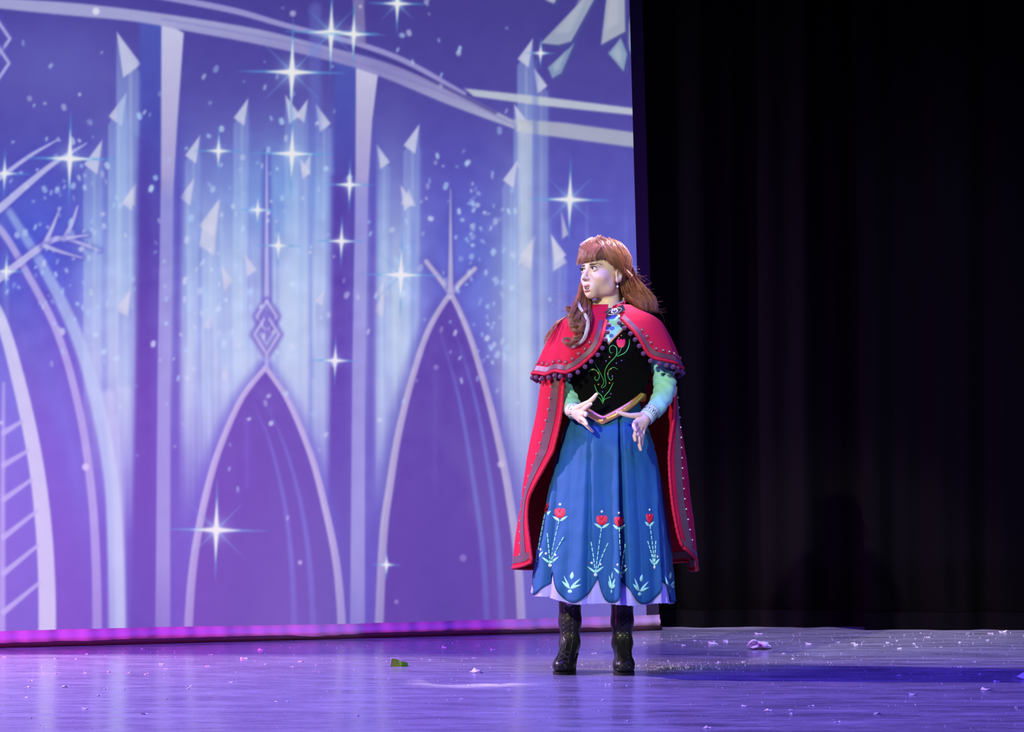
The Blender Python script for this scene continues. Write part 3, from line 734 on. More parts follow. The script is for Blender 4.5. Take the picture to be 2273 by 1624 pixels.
# her right hand (thumb up, palm open towards her left)
YW = 8.86
rw = J(1266, 912, 8.90)
Rp = [(rw, J(1284, 915, 8.865), .023, .022), (J(1284, 915, 8.865), J(1294, 910, 8.845), .020, .014), (J(1284, 917, 8.865), J(1292, 919, 8.840), .020, .0135),
      (J(1284, 919, 8.865), J(1290, 927, 8.842), .019, .013), (J(1282, 921, 8.868), J(1289, 933, 8.850), .018, .012)]
Rf = [[(J(1294, 910, 8.845), .0098), (J(1302, 904, 8.815), .0088), (J(1308, 899, 8.795), .0080), (J(1311, 897, 8.775), .0068)],
      [(J(1292, 919, 8.840), .0098), (J(1299, 917, 8.805), .0086), (J(1302, 919, 8.780), .0078), (J(1300, 922, 8.765), .0066)],
      [(J(1290, 927, 8.842), .0095), (J(1297, 932, 8.810), .0084), (J(1301, 938, 8.795), .0075), (J(1302, 942, 8.780), .0064)],
      [(J(1289, 933, 8.850), .0088), (J(1299, 941, 8.835), .0076), (J(1308, 950, 8.830), .0068), (J(1315, 957, 8.830), .0056)]]
Rt = [(J(1278, 908, 8.865), .015), (J(1293, 900, 8.840), .0125), (J(1308, 892, 8.825), .0100), (J(1317, 884, 8.818), .0090), (J(1324, 875, 8.815), .0066)]
lo = np.minimum.reduce([rw, J(1255, 965, 8.75), J(1255, 870, 8.75)])-.02
V, Fc = hand(rw, Rp, Rf, Rt, (0.215, 8.735, 0.945), (0.365, 8.945, 1.13)); add_skin(V, Fc, SK)
# her left hand (hanging open, thumb to her right)
lw = J(1441, 920, 8.90)
Lp = [(lw, J(1428, 930, 8.86), .023, .023), (J(1428, 930, 8.86), J(1412, 938, 8.825), .020, .0135), (J(1428, 932, 8.86), J(1416, 945, 8.830), .020, .0135),
      (J(1430, 933, 8.86), J(1422, 948, 8.838), .019, .013), (J(1432, 934, 8.865), J(1429, 948, 8.850), .018, .012)]
Lf = [[(J(1412, 938, 8.825), .0100), (J(1407, 942, 8.792), .0090), (J(1408, 949, 8.768), .0080), (J(1411, 955, 8.752), .0068)],
      [(J(1416, 945, 8.830), .0098), (J(1411, 958, 8.805), .0086), (J(1408, 968, 8.795), .0078), (J(1410, 977, 8.792), .0064)],
      [(J(1422, 948, 8.838), .0095), (J(1418, 967, 8.820), .0086), (J(1418, 983, 8.815), .0076), (J(1422, 998, 8.815), .0060)],
      [(J(1429, 948, 8.850), .0088), (J(1427, 963, 8.842), .0078), (J(1425, 976, 8.838), .0070), (J(1425, 988, 8.838), .0056)]]
Lt = [(J(1432, 922, 8.865), .015), (J(1415, 922, 8.84), .0120), (J(1398, 922, 8.825), .0098), (J(1384, 919, 8.82), .0088), (J(1371, 915, 8.818), .0064)]
V, Fc = hand(lw, Lp, Lf, Lt, (0.395, 8.72, 0.875), (0.585, 8.945, 1.085)); add_skin(V, Fc, SK)

# --- torso, arms and legs of the body (under the clothes)
def body_sdf(X, Y, Z):
    p = (X, Y, Z)
    d = ell(p, (.385, 9.03, 1.30), (.140, .085, .17)); d = smin(d, ell(p, (.376, 9.03, 1.10), (.118, .078, .14)), .05)
    d = smin(d, ell(p, (.370, 9.03, .95), (.150, .095, .13)), .06)
    d = smin(d, cone(p, (.390, 9.03, 1.36), (.380, 9.025, 1.47), .06, .050), .04)
    for sx, sh, el, wr in ((-1, J(1258, 738, 9.03), J(1257, 866, 9.03), rw), (1, J(1442, 744, 9.03), J(1483, 866, 9.03), lw)):
        d = smin(d, cone(p, sh, el, .034, .030), .03); d = smin(d, cone(p, el, wr, .034, .022), .02)
    for hx, kx, fx in ((.285, .255, .233), (.445, .450, .447)):
        d = smin(d, cone(p, (hx, 9.03, .92), (kx, 9.03, .52), .085, .052), .05); d = smin(d, cone(p, (kx, 9.03, .52), (fx, 9.035, .30), .050, .036), .02); d = smin(d, cone(p, (fx, 9.035, .30), (fx, 9.035, .14), .036, .024), .01)
    return d
V, Fc = surface_nets(body_sdf, (.10, 8.80, .08), (.70, 9.16, 1.50), .008)
tights_z = V[:, 2] < .9
add_skin(V, Fc, SK); bodyT[-1][tights_z] = (.70, .72, .66)
body = mesh_np('body', np.concatenate(bodyV), np.concatenate(bodyF), M['skin'], person)
ca = body.data.color_attributes.new('tint', 'FLOAT_COLOR', 'POINT')
allT = np.concatenate(bodyT); c4 = np.ones((len(allT), 4), np.float32); c4[:, :3] = allT
ca.data.foreach_set('color', c4.ravel())
body_bvh = BVHTree.FromPolygons([tuple(v) for v in np.concatenate(bodyV)], [tuple(f) for f in np.concatenate(bodyF)])

def hw(x, y, z): return HM @ Vector((x, y, z))
# eyes, brows, lashes, teeth, earring
for sgn, e in zip((-1, 1), EYE):
    bm = bmesh.new(); bmesh.ops.create_uvsphere(bm, u_segments=24, v_segments=16, radius=.0122)
    gz = Vector((-.22 if sgn > 0 else -.12, -1, .05)).normalized()
    V = [v.co.copy() for v in bm.verts]; fs = [[v.index for v in f.verts] for f in bm.faces]
    mi = [1 if f.calc_center_median().normalized().dot(gz) > .84 else 0 for f in bm.faces]; bm.free()
    mesh_np('eye', [hw(*(v+Vector(e))) for v in V], fs, [M['eyewhite'], M['iris']], person, mat_idx=mi)
    mb = MB()
    arc = [(e[0]+.0138*math.cos(a), e[1]-.0125*abs(math.sin(a))-.0015, e[2]+.0062*math.sin(a)) for a in np.linspace(.12, math.pi-.12, 12)]
    sweep(mb, [hw(*q) for q in arc], [.0006]+[.0015]*10+[.0006], 5)
    for a in np.linspace(.15, math.pi-.15, 14):
        q = (e[0]+.0136*math.cos(a), e[1]-.0125*math.sin(a)-.0015, e[2]+.0064*math.sin(a))
        r2 = (q[0]+.004*math.cos(a), q[1]-.006, q[2]+.0035)
        sweep(mb, [hw(*q), hw(*r2)], [.0007, .0002], 4)
    mb.build('eyelashes', M['lash'], person)
    mb = MB()
    bw = [(sgn*(.013+.034*t), -.0935+.030*t*t, .1335+.0030*math.sin(t*2.4)-.003*t) for t in np.linspace(0, 1, 10)]
    bw = [hw(*q) for q in bw]
    inv = HM.inverted()
    snap = []
    for q in bw:
        h_ = body_bvh.find_nearest(q); snap.append(h_[0]+h_[1]*.0012)
    sweep(mb, snap, [.0022, .0032, .0034, .0033, .0031, .0028, .0024, .0018, .0012, .0006], 6, flat=.9)
    mb.build('eyebrow', M['brow'], person)
mb = MB()
for q in range(-5, 6):
    a = q*.0029
    c = Vector((a, -.0850+.006*(a/.015)**2, .0435))
    vv = [c+Vector((dx*.00135, dy, dz)) for dx in (-1, 1) for dy in (-.0035, .003) for dz in (-.0034, .004)]
    mb.add([hw(*v) for v in vv], [(0, 1, 3, 2), (4, 6, 7, 5), (0, 4, 5, 1), (2, 3, 7, 6), (0, 2, 6, 4), (1, 5, 7, 3)])
mb.build('teeth', M['teeth'], person, smooth=False)
er = hw(.0765, .004, .069)
mb = MB(); sweep(mb, [er+Vector((0, -.002, .004)), er+Vector((0, -.004, -.003)), er+Vector((0, -.003, -.014))], .0009, 5)
ear_o = mb.build('earring', M['silver'], person)
bm = bmesh.new(); bmesh.ops.create_icosphere(bm, subdivisions=2, radius=.0048)
mesh_np('crystal_drop', [v.co+er+Vector((0, -.003, -.018)) for v in bm.verts], [[v.index for v in f.verts] for f in bm.faces], M['whitebead'], ear_o); bm.free()

# ---------------------------------------------------------------- clothes
def ray_from(px, py): return Vector(((px-W/2)/F, 1.0, (HZ-py)/F)).normalized()
def hit(bvh, px, py, off=0.0015):
    r = bvh.ray_cast(Vector((0, 0, CH)), ray_from(px, py))
    if r[0] is None: return None, None
    n_ = r[1] if r[1].y < 0 else -r[1]
    return r[0]+n_*off, n_
def bvh_of(o):
    me = o.data; off = BASE
    return BVHTree.FromPolygons([v.co+off for v in me.vertices], [tuple(p.vertices) for p in me.polygons])
def emb_tube(mb, bvh, pts, r, n=24, off=0.001, gap=None, sides=5, taper=True):
    """thread laid on the cloth along a photo curve"""
    cur = catmull(pts, n) if len(pts) > 2 else np.array([np.array(pts[0])+(np.array(pts[1])-np.array(pts[0]))*k/(n-1) for k in range(n)])
    out = []; runs = []
    for q in cur:
        h_, nn = hit(bvh, q[0], q[1], off)
        if h_ is None: continue
        if out and (h_-out[-1]).length > .04:
            runs.append(out); out = []
        out.append(h_)
    out = max(runs+[out], key=len)
    if len(out) < 2: return
    if gap:
        for k in range(0, len(out)-gap+1, gap+1):
            seg = out[k:k+gap]
            if len(seg) > 1: sweep(mb, seg, r, sides)
    else:
        m_ = len(out)
        rr = [r*(.35+.65*math.sin(math.pi*(.12+.76*k/(m_-1)))) for k in range(m_)] if taper else r
        sweep(mb, out, rr, sides)
def emb_patch(mb, bvh, outline, off=.0012, bulge=.0025):
    """raised satin-stitch patch conforming to the cloth"""
    n_ = len(outline); cx = sum(p[0] for p in outline)/n_; cy = sum(p[1] for p in outline)/n_
    V = []
    c, nn = hit(bvh, cx, cy, off+bulge)
    if c is None: return
    V.append(c)
    for ring, k in ((.62, bulge*.8), (1.0, 0)):
        for p in outline:
            h_, n2 = hit(bvh, cx+(p[0]-cx)*ring, cy+(p[1]-cy)*ring, off+k-.0008)
            if h_ is None or (h_-c).length > .06: h_ = c.copy()
            V.append(h_)
    f = [(0, 1+k, 1+(k+1) % n_) for k in range(n_)]+[(1+k, 1+n_+k, 1+n_+(k+1) % n_, 1+(k+1) % n_) for k in range(n_)]
    mb.add(V, f)
def oval(cx, cy, rx, ry, n=10, rot=0):
    return [(cx+rx*math.cos(a)*math.cos(rot)-ry*math.sin(a)*math.sin(rot), cy+rx*math.cos(a)*math.sin(rot)+ry*math.sin(a)*math.cos(rot)) for a in [2*math.pi*k/n for k in range(n)]]
def leaf(x0, y0, x1, y1, w, n=6):
    dx, dy = x1-x0, y1-y0; L = math.hypot(dx, dy); nx, ny = -dy/L, dx/L
    up = [(x0+dx*t+nx*w*math.sin(math.pi*t**.8), y0+dy*t+ny*w*math.sin(math.pi*t**.8)) for t in np.linspace(0, 1, n)]
    dn = [(x0+dx*t-nx*w*math.sin(math.pi*t**.8), y0+dy*t-ny*w*math.sin(math.pi*t**.8)) for t in np.linspace(1, 0, n)][1:-1]
    return up+dn
def ZP(py, Y=9.0): return CH+(HZ-py)*Y/F

# torso profile: rows of (z, centre px, half width px, depth radius, centre Y)
TOR = sorted([(ZP(665), 1352, 30, .058, 9.02), (ZP(690), 1353, 46, .066, 9.02), (ZP(708), 1354, 74, .085, 9.02), (ZP(735), 1355, 92, .105, 9.015), (ZP(775), 1354, 95, .125, 9.01), (ZP(820), 1352, 89, .118, 9.01),
              (ZP(860), 1349, 83, .104, 9.015), (ZP(893), 1347, 81, .102, 9.02), (ZP(925), 1345, 86, .112, 9.02), (ZP(965), 1343, 94, .128, 9.02)])
TOR_YAW = -0.22       # chest turned a little to her right
def torso_pt(phi, z, grow=0.0):
    cx, hwid, ry, cy = smooth_table(TOR, z)
    c = P(cx, HZ, cy)
    rx = hwid*cy/F+grow; ry = ry+grow
    x = rx*math.cos(phi); y = ry*math.sin(phi)
    fr = max(0, -math.sin(phi))
    for s_ in (-1, 1):      # bust
        y -= .022*fr*math.exp(-((x-s_*.066)/.045)**2-((z-ZP(785))/.05)**2)
    return Vector((c.x+x, cy+y, z))
def torso_mesh(name, m, zlo, zhi, grow, nphi=96, nz_=40):
    V = []
    for i in range(nphi):
        ph = 2*math.pi*i/nphi
        for j in range(nz_):
            a_, b_ = zlo(ph), zhi(ph)
            z = a_+(b_-a_)*j/(nz_-1)
            g_ = grow
            q = torso_pt(ph, z, g_)
            V.append(q)
    return mesh_np(name, V, grid_faces(nphi, nz_, True), m, person)
PHI0 = -math.pi/2-0.11          # direction of the bodice's centre front
def dphi(ph):
    return abs((ph-PHI0+math.pi) % (2*math.pi)-math.pi)
def waist_z(ph):
    d = dphi(ph); return ZP(884)-(ZP(884)-ZP(936))*max(0, 1-d/1.15)**1.0
def neck_z(ph):                  # sweetheart neckline of the bodice
    d = (ph+math.pi/2+.06+math.pi) % (2*math.pi)-math.pi
    if abs(d) < 1.3: return ZP(768)+.075*min(1, abs(d)/.42)**.8
    return ZP(722)
blouse = torso_mesh('blouse', M['blouse'], lambda p: ZP(820), lambda p: ZP(676) if math.sin(p) > -.3 else ZP(700), -.004, 80, 26)
bodice = torso_mesh('bodice', M['velvet'], waist_z, neck_z, .003, 128, 44)
tag(bodice, 'black velvet bodice with a pointed waist')
bod_bvh = bvh_of(bodice)
V = []
for i in range(128):
    ph = 2*math.pi*i/128
    for k, (dz, gr) in enumerate(((-.006, .003), (-.001, .010), (.011, .0115), (.024, .010), (.029, .003))):
        V.append(torso_pt(ph, waist_z(ph)+dz-.008, gr))
belt = mesh_np('waistband', V, grid_faces(128, 5, True), M['gold'], person)
tag(belt, 'shiny gold pointed waistband')
bm = bmesh.new(); bmesh.ops.create_icosphere(bm, subdivisions=2, radius=.009)
vt = torso_pt(PHI0, waist_z(PHI0)+.002, .010)
mesh_np('clasp', [Vector((v.co.x*.8, v.co.y*.5, v.co.z*1.1))+vt for v in bm.verts], [[v.index for v in f.verts] for f in bm.faces], M['gold'], belt); bm.free()
mb = MB()
sweep(mb, [torso_pt(p, neck_z(p), .0045) for p in np.linspace(-math.pi/2-1.25, -math.pi/2+1.25, 60)], .0048, 6)
mb.build('neckline_trim', M['gold'], bodice)
# sprig on the bodice front
mb = MB()
Z6 = lambda x, y: (1160+x/4.776, 680+y/4.776)
for pts, r in [([(850, 1030), (830, 985), (800, 955)], .0011), ([(850, 1030), (870, 985), (930, 958)], .0011),
               ([(852, 1010), (840, 950), (790, 900), (762, 828)], .0017), ([(856, 1010), (870, 950), (920, 890), (960, 806)], .0017),
               ([(850, 862), (836, 850), (862, 790), (800, 660), (765, 602)], .0011), ([(850, 862), (884, 820), (870, 700), (910, 610), (985, 530), (1000, 450), (960, 412), (922, 440), (930, 490), (955, 488)], .0016),
               ([(985, 530), (1030, 480), (1055, 420)], .0010), ([(1000, 530), (1085, 490), (1125, 420), (1132, 350)], .0018),
               ([(700, 690), (745, 662), (795, 690), (815, 740), (790, 785), (765, 760), (775, 740)], .0013), ([(1010, 668), (965, 645), (915, 675), (905, 730), (930, 780), (955, 765), (950, 740)], .0013)]:
    emb_tube(mb, bod_bvh, [Z6(*p) for p in pts], r, 30, .0012)
mb.build('embroidered_vine', M['green'], bodice)
mb = MB()
tx, ty = Z6(1043, 390)
for dx, rot in ((-5, -.25), (5, .25), (0, 0)): emb_patch(mb, bod_bvh, oval(tx+dx, ty, 4.5, 10, 10, rot), .0012, .002)
mb.build('embroidered_tulip', M['red'], bodice)
mb = MB()
for x, y in ((1020, 330), (1048, 305), (1030, 365)):
    emb_patch(mb, bod_bvh, oval(*Z6(x, y), 2, 3), .0015, .003)
for x, y, k in ((745, 668, 'goldbead'), (803, 705, 'goldbead'), (935, 662, 'goldbead'), (903, 712, 'goldbead'), (805, 825, 'goldbead'), (922, 810, 'goldbead'), (922, 535, 'pinkbead'),
                (885, 578, 'violetbead'), (995, 600, 'violetbead'), (1050, 572, 'violetbead'), (950, 737, 'violetbead'), (848, 905, 'violetbead'), (935, 925, 'violetbead'), (765, 935, 'violetbead'), (1020, 335, 'goldbead'), (1048, 310, 'goldbead')):
    h_, nn = hit(bod_bvh, *Z6(x, y), .001)
    if h_ is None: continue
    key = 'bead_mesh_'+k
    if key not in bpy.data.meshes:
        bm = bmesh.new(); bmesh.ops.create_icosphere(bm, subdivisions=2, radius=.0033); me = bpy.data.meshes.new(key); bm.to_mesh(me); bm.free(); me.materials.append(M[k])
    o = inst('bead', bpy.data.meshes[key], h_, bodice)

# --- skirt
SK_T = sorted([(ZP(870), 1347, 72, .088, 9.02), (ZP(905), 1346, 77, .094, 9.02), (ZP(935), 1345, 86, .108, 9.02), (ZP(955), 1345, 95, .128, 9.015), (ZP(1000), 1346, 108, .155, 9.01), (ZP(1080), 1345, 124, .190, 9.005), (ZP(1160), 1343, 138, .222, 9.0),
               (ZP(1240), 1340, 150, .250, 9.0), (ZP(1345), 1336, 162, .278, 9.0)])
ZTOP, ZBOT = ZP(872), ZP(1345)
def wrap(a_): return (a_+math.pi) % (2*math.pi)-math.pi
FOLDS = [(1374, 1380, .42, .045), (1310, 1298, .09, .045), (1447, 1468, .26, .045), (1252, 1205, .10, .06), (1402, 1425, .03, .10), (1275, 1252, .03, .10), (1340, 1342, .03, .12)]
def skirt_pt(phi, z, grow=0.0):
    cx, hwid, ry, cy = smooth_table(SK_T, z)
    t = (ZTOP-z)/(ZTOP-ZBOT)
    rx = hwid*cy/F; cxw = P(cx, HZ, cy).x
    a_ = max(0, t)**.8
    k = 1.0+a_*(.020*math.sin(9*phi+.6)+.016*math.sin(14*phi+2.1+t)+.006*math.sin(23*phi+t*4))
    for (p0, p1, dep, wd) in FOLDS:
        pf = p0+(p1-p0)*max(0, t)
        c = max(-1, min(1, (pf-cx)/hwid)); f0 = -math.acos(c)
        d = wrap(phi-f0)
        s_ = d/wd
        k -= dep*min(1, .35+a_)*math.exp(-abs(s_)**2.2)*(.75 if s_ > 0 else 1.0)
        k += dep*.20*a_*math.exp(-((d+wd*2.0)/(wd*1.5))**2)
    k = max(.45, k)
    wr = .0022*noise.noise(Vector((phi*7, z*22, 3)))+.0025*noise.noise(Vector((phi*3+z*9, z*11, 8)))
    return Vector((cxw+(rx+wr+grow)*k*math.cos(phi), cy+(ry+wr+grow)*k*math.sin(phi), z))
def hem_z(phi):
    return ZP(1341, 8.75)+.030*max(0, -math.cos(phi))**2-.004*max(0, math.cos(phi))+.004*math.sin(7*phi)+.010*(math.sin(phi) > 0)*math.sin(phi)
# scallops: tips of the lavender insets (photo pixels at the hem row)
TIPS = [(1212, 1250, 1), (1222, 1270, 1), (1322, 1292, 1), (1377, 1302, 1), (1463, 1298, 1)]
def px_phi(px, z):
    cx, hwid, ry, cy = smooth_table(SK_T, z); return -math.acos(max(-.999, min(.999, (px-cx)/hwid)))
tip_phi = sorted([px_phi(1222, ZP(1280)), px_phi(1321, ZP(1290)), px_phi(1379, ZP(1300)), px_phi(1466, ZP(1300))]+[-math.pi+.15-.3, -.0+.25]+[.25+.55*k for k in range(1, 5)])
tip_phi = sorted(wrap(q) for q in tip_phi)
def blue_low(phi):
    phi = wrap(phi); n_ = len(tip_phi)
    ext = [tip_phi[-1]-2*math.pi]+tip_phi+[tip_phi[0]+2*math.pi]
    for k in range(len(ext)-1):
        if ext[k] <= phi <= ext[k+1]:
            u = (phi-ext[k])/(ext[k+1]-ext[k]); s_ = math.sin(math.pi*u)
            wd = ext[k+1]-ext[k]
            return hem_z(phi)+.006+(1-s_)**1.35*.100*min(1, wd/.55+.25)
    return hem_z(phi)+.006
def skirt_mesh(name, m, low, top, grow, nphi, nz_):
    V = []
    for i in range(nphi):
        ph = -math.pi+2*math.pi*i/nphi; zl = low(ph)
        for j in range(nz_):
            z = zl+(top-zl)*j/(nz_-1)
            V.append(skirt_pt(ph, z, grow))
    return mesh_np(name, V, grid_faces(nphi, nz_, True), m, person)
skirt = skirt_mesh('skirt', M['skirt'], blue_low, ZTOP, 0.0, 520, 70)
sm = skirt.modifiers.new('thick', 'SOLIDIFY'); sm.thickness = .002; sm.offset = -1
tag(skirt, 'royal blue pleated skirt with scalloped lower edge')
under = skirt_mesh('underskirt', M['under'], hem_z, ZP(1180), -.006, 520, 26)
tag(under, 'lavender underskirt showing as pointed insets')
mb = MB(); sweep(mb, [skirt_pt(p, blue_low(p), .001) for p in np.linspace(-math.pi, math.pi, 420)], .0011, 4, cap=False); mb.build('edge_stitching', mat('navy_edge_thread', (.006, .03, .13, 1), .7), skirt)
mb = MB(); sweep(mb, [skirt_pt(p, hem_z(p)+.001, -.006)+Vector((0, 0, .0012*math.sin(160*p))) for p in np.linspace(-math.pi, math.pi, 900)], .0018, 4, cap=False); mb.build('picot_edge', M['under'], under)
sk_bvh = bvh_of(skirt)
def sprig(bx, by, fx, fy, tips, wd=1.0):
    mb = MB()
    emb_tube(mb, sk_bvh, [(bx, by), ((bx*.6+fx*.4), by*.6+fy*.4), (fx, fy+12)], .0022, 84, .001, gap=8)
    if mb.v: mb.build('embroidered_stem', M['mint'], skirt)
    for tx, ty in tips:
        mb = MB(); emb_tube(mb, sk_bvh, [(bx, by), (bx+(tx-bx)*.45, by+(ty-by)*.5), (tx, ty)], .0025, 60, .001, gap=8)
        if mb.v: mb.build('embroidered_stem', M['mint'], skirt)
    for s_ in (-1, 1):
        for q in (leaf(fx, fy+20, fx+s_*17*wd, fy+9, 3.0), leaf(bx, by-2, bx+s_*19*wd, by-17, 2.6)):
            mb = MB(); emb_patch(mb, sk_bvh, q, .001, .002)
            if mb.v: mb.build('embroidered_leaf', M['mint'], skirt)
    mb = MB()
    for s_ in (-1, 1): emb_patch(mb, sk_bvh, oval(fx+s_*5.5*wd, fy+2, 6.5*wd, 11, 12, s_*.3), .0012, .003)
    emb_patch(mb, sk_bvh, oval(fx, fy+7, 9*wd, 6, 12), .0016, .003); emb_patch(mb, sk_bvh, oval(fx, fy-4, 4*wd, 5, 10), .003, .003)
    mb.build('embroidered_flower', M['red'], skirt)
    for x, y, r_ in ((fx, fy-17, 3.0), (bx-9*wd, by-24, 3.0), (bx+11*wd, by-21, 3.0), (bx, by+2, 4.2)):
        mb = MB(); emb_patch(mb, sk_bvh, oval(x, y, r_*wd, r_, 8), .001, .003)
        if mb.v: mb.build('embroidered_dot', M['whitebead'], skirt)
sprig(1221, 1252, 1243, 1136, [(1214, 1174), (1256, 1184)])
sprig(1322, 1273, 1336, 1152, [(1311, 1193), (1354, 1196)])
sprig(1378, 1277, 1374, 1155, [(1390, 1198)], .8)
sprig(1453, 1256, 1442, 1148, [(1435, 1193), (1456, 1193)], .6)
sprig(1192, 1240, 1211, 1124, [(1193, 1165)], .7)
for bx, by, wd in ((1265, 1312, 1.0), (1420, 1318, .85), (1485, 1312, .7), (1357, 1312, .35)):
    shapes = [leaf(bx, by-6, bx+dx*wd, by+dy, w) for dx, dy, w in ((-18, -23, 3.2), (-14, -36, 2.2), (24, -29, 2.6), (25, -15, 3.0))]
    shapes += [leaf(bx+3*wd, by-27, bx+6*wd, by-44, 4.2*wd), oval(bx, by, 5*wd, 4)]
    for q in shapes:
        mb = MB(); emb_patch(mb, sk_bvh, q, .001, .0025)
        if mb.v: mb.build('embroidered_leaf', M['mint'], skirt)

# --- sleeves and cuffs
def sleeve(name, ctrl, n=46, sides=28):
    pts = catmull([np.append(np.array(P(a_, b_, c_)), r_) for a_, b_, c_, r_ in ctrl], n)
    V = []; cen = [Vector(p[:3]) for p in pts]
    nrm = Vector((0, -1, 0))
    for i in range(n):
        t = (cen[min(i+1, n-1)]-cen[max(i-1, 0)]).normalized(); nrm = (nrm-t*nrm.dot(t)).normalized(); b_ = t.cross(nrm)
        for k in range(sides):
            a_ = 2*math.pi*k/sides; d = nrm*math.cos(a_)+b_*math.sin(a_)
            wr = .0060*noise.noise(cen[i]*42+d*1.1)+.0048*math.sin(i*1.25+2.2*math.sin(a_)+1.5*math.sin(2*a_))*math.exp(-((i/n-.5)/.22)**2)
            V.append(cen[i]+d*(pts[i][3]+wr))
    return mesh_np(name, V, [tuple(q) for q in [( i*sides+k, i*sides+(k+1) % sides, (i+1)*sides+(k+1) % sides, (i+1)*sides+k) for i in range(n-1) for k in range(sides)]], M['blouse'], blouse)
def cuff(p0, p1, r0, r1, nrows=7, sides=28):
    a_, b_ = Vector(P(*p0)), Vector(P(*p1)); t = (b_-a_).normalized(); nrm = Vector((0, -1, 0)); nrm = (nrm-t*nrm.dot(t)).normalized(); bb = t.cross(nrm)
    def pt(u, ang, o=0): return a_+(b_-a_)*u+(nrm*math.cos(ang)+bb*math.sin(ang))*(r0+(r1-r0)*u+o)
    V = [pt(j/(nrows-1), 2*math.pi*k/sides, -.002*(j in (0, nrows-1))) for k in range(sides) for j in range(nrows)]
    o = mesh_np('cuff', V, grid_faces(sides, nrows, True), M['cuff'], blouse)
    mb = MB()
    for u in (.12, .72): sweep(mb, [pt(u, x, .0006) for x in np.linspace(0, 2*math.pi, 40)], .0008, 4, cap=False)
    zz_ = [pt(.22 if k % 2 else .62, 2*math.pi*k/44, .0008) for k in range(45)]
    sweep(mb, zz_, .0008, 4, cap=False)
    for k in range(0, 44, 4):
        sweep(mb, [pt(.36, 2*math.pi*(k+.1)/44, .0008), pt(.48, 2*math.pi*(k+.1)/44, .0008)], .0010, 4)
    mb.build('cuff_embroidery', M['cuffline'], o)
sleeve('sleeve', [(1258, 735, 9.03, .055), (1256, 800, 9.035, .050), (1258, 850, 9.03, .042), (1263, 884, 8.985, .043), (1269, 904, 8.935, .039), (1280, 917, 8.895, .032)])
cuff((1273, 911, 8.905), (1290, 917, 8.868), .0345, .0315)
sleeve('sleeve', [(1441, 744, 9.03, .046), (1462, 792, 9.035, .044), (1472, 830, 9.03, .044), (1476, 862, 9.0, .043), (1463, 895, 8.95, .039), (1446, 918, 8.905, .031)])
cuff((1449, 911, 8.915), (1430, 931, 8.868), .0350, .0315)

# --- long cape: (z row, centre px, half width px, depth, centre Y, left edge px, right edge px)
CAP = sorted([(ZP(715), 1352, 100, .120, 9.08, 1275, 1446), (ZP(760), 1352, 125, .155, 9.09, 1262, 1470), (ZP(840), 1350, 147, .185, 9.10, 1250, 1494), (ZP(920), 1349, 158, .215, 9.10, 1243, 1492), (ZP(1000), 1348, 173, .245, 9.10, 1226, 1480), (ZP(1040), 1348, 179, .26, 9.10, 1205, 1479),
              (ZP(1080), 1347, 184, .275, 9.095, 1184, 1481), (ZP(1110), 1347, 187, .285, 9.095, 1172, 1484), (ZP(1150), 1347, 193, .295, 9.09, 1169, 1490), (ZP(1200), 1346, 199, .31, 9.09, 1174, 1502), (ZP(1250), 1346, 203, .320, 9.09, 1180, 1528), (ZP(1300), 1346, 206, .325, 9.09, 1184, 1534)])
def cape_edges(z):
    cx, hwid, ry, cy, le, re = smooth_table(CAP, z)
    # angle measured from her right side (0) round the back to her left side (pi); edges reach round to the front
    aL = -math.acos(max(-.99, min(.99, (cx-le)/hwid))); aR = math.pi+math.acos(max(-.99, min(.99, (re-cx)/hwid)))
    return aL, aR
def cape_pt(u, z, grow=0.0):
    cx, hwid, ry, cy, le, re = smooth_table(CAP, z); aL, aR = cape_edges(z)
    a_ = aL+(aR-aL)*u
    t = max(0, (ZP(760)-z)/(ZP(760)-ZP(1260)))
    k = 1+t*(.022*math.sin(a_*7+.5)+.015*math.sin(a_*13+1))*math.sin(math.pi*min(1, max(0, u)))**.5
    x = -(hwid*cy/F+grow)*k*math.cos(a_); y = (ry+grow)*k*math.sin(a_)
    fwd = .085*math.exp(-((z-ZP(840))/.22)**2)*max(0, math.cos(a_))**1.5
    return Vector((P(cx, HZ, cy).x+x, cy+y-fwd, z))
def cape_low(u):
    z = ZP(1252)-.035*math.sin(math.pi*min(1, u*1.3))
    if u < .04: z += .010*(1-u/.04)
    if u > .80: z = ZP(1272)+(.105)*((u-.80)/.20)**2.2
    return z
NUc, NVc = 150, 60
V = []
for i in range(NUc):
    u = i/(NUc-1); u = .5-.5*math.cos(math.pi*u)*(.6)-(.5-.3)*(1-2*u)  if False else u
    zl = cape_low(u)
    for j in range(NVc): V.append(cape_pt(u, zl+(ZP(715)-zl)*j/(NVc-1)))
cape = mesh_np('cape', V, grid_faces(NUc, NVc), M['cape'], person)
sm = cape.modifiers.new('thick', 'SOLIDIFY'); sm.thickness = .003; sm.offset = 0
tag(cape, 'long crimson cape with studded ribbon along its open edges')
def cape_surf(u, z, off):
    a_, b_, c_ = cape_pt(u, z), cape_pt(min(1, u+.005), z), cape_pt(u, z+.01)
    n_ = (b_-a_).cross(c_-a_).normalized()
    ctr = Vector((P(1348, HZ, 9.08).x, 9.08, z))
    if n_.dot(a_-ctr) < 0: n_ = -n_
    return a_+n_*off
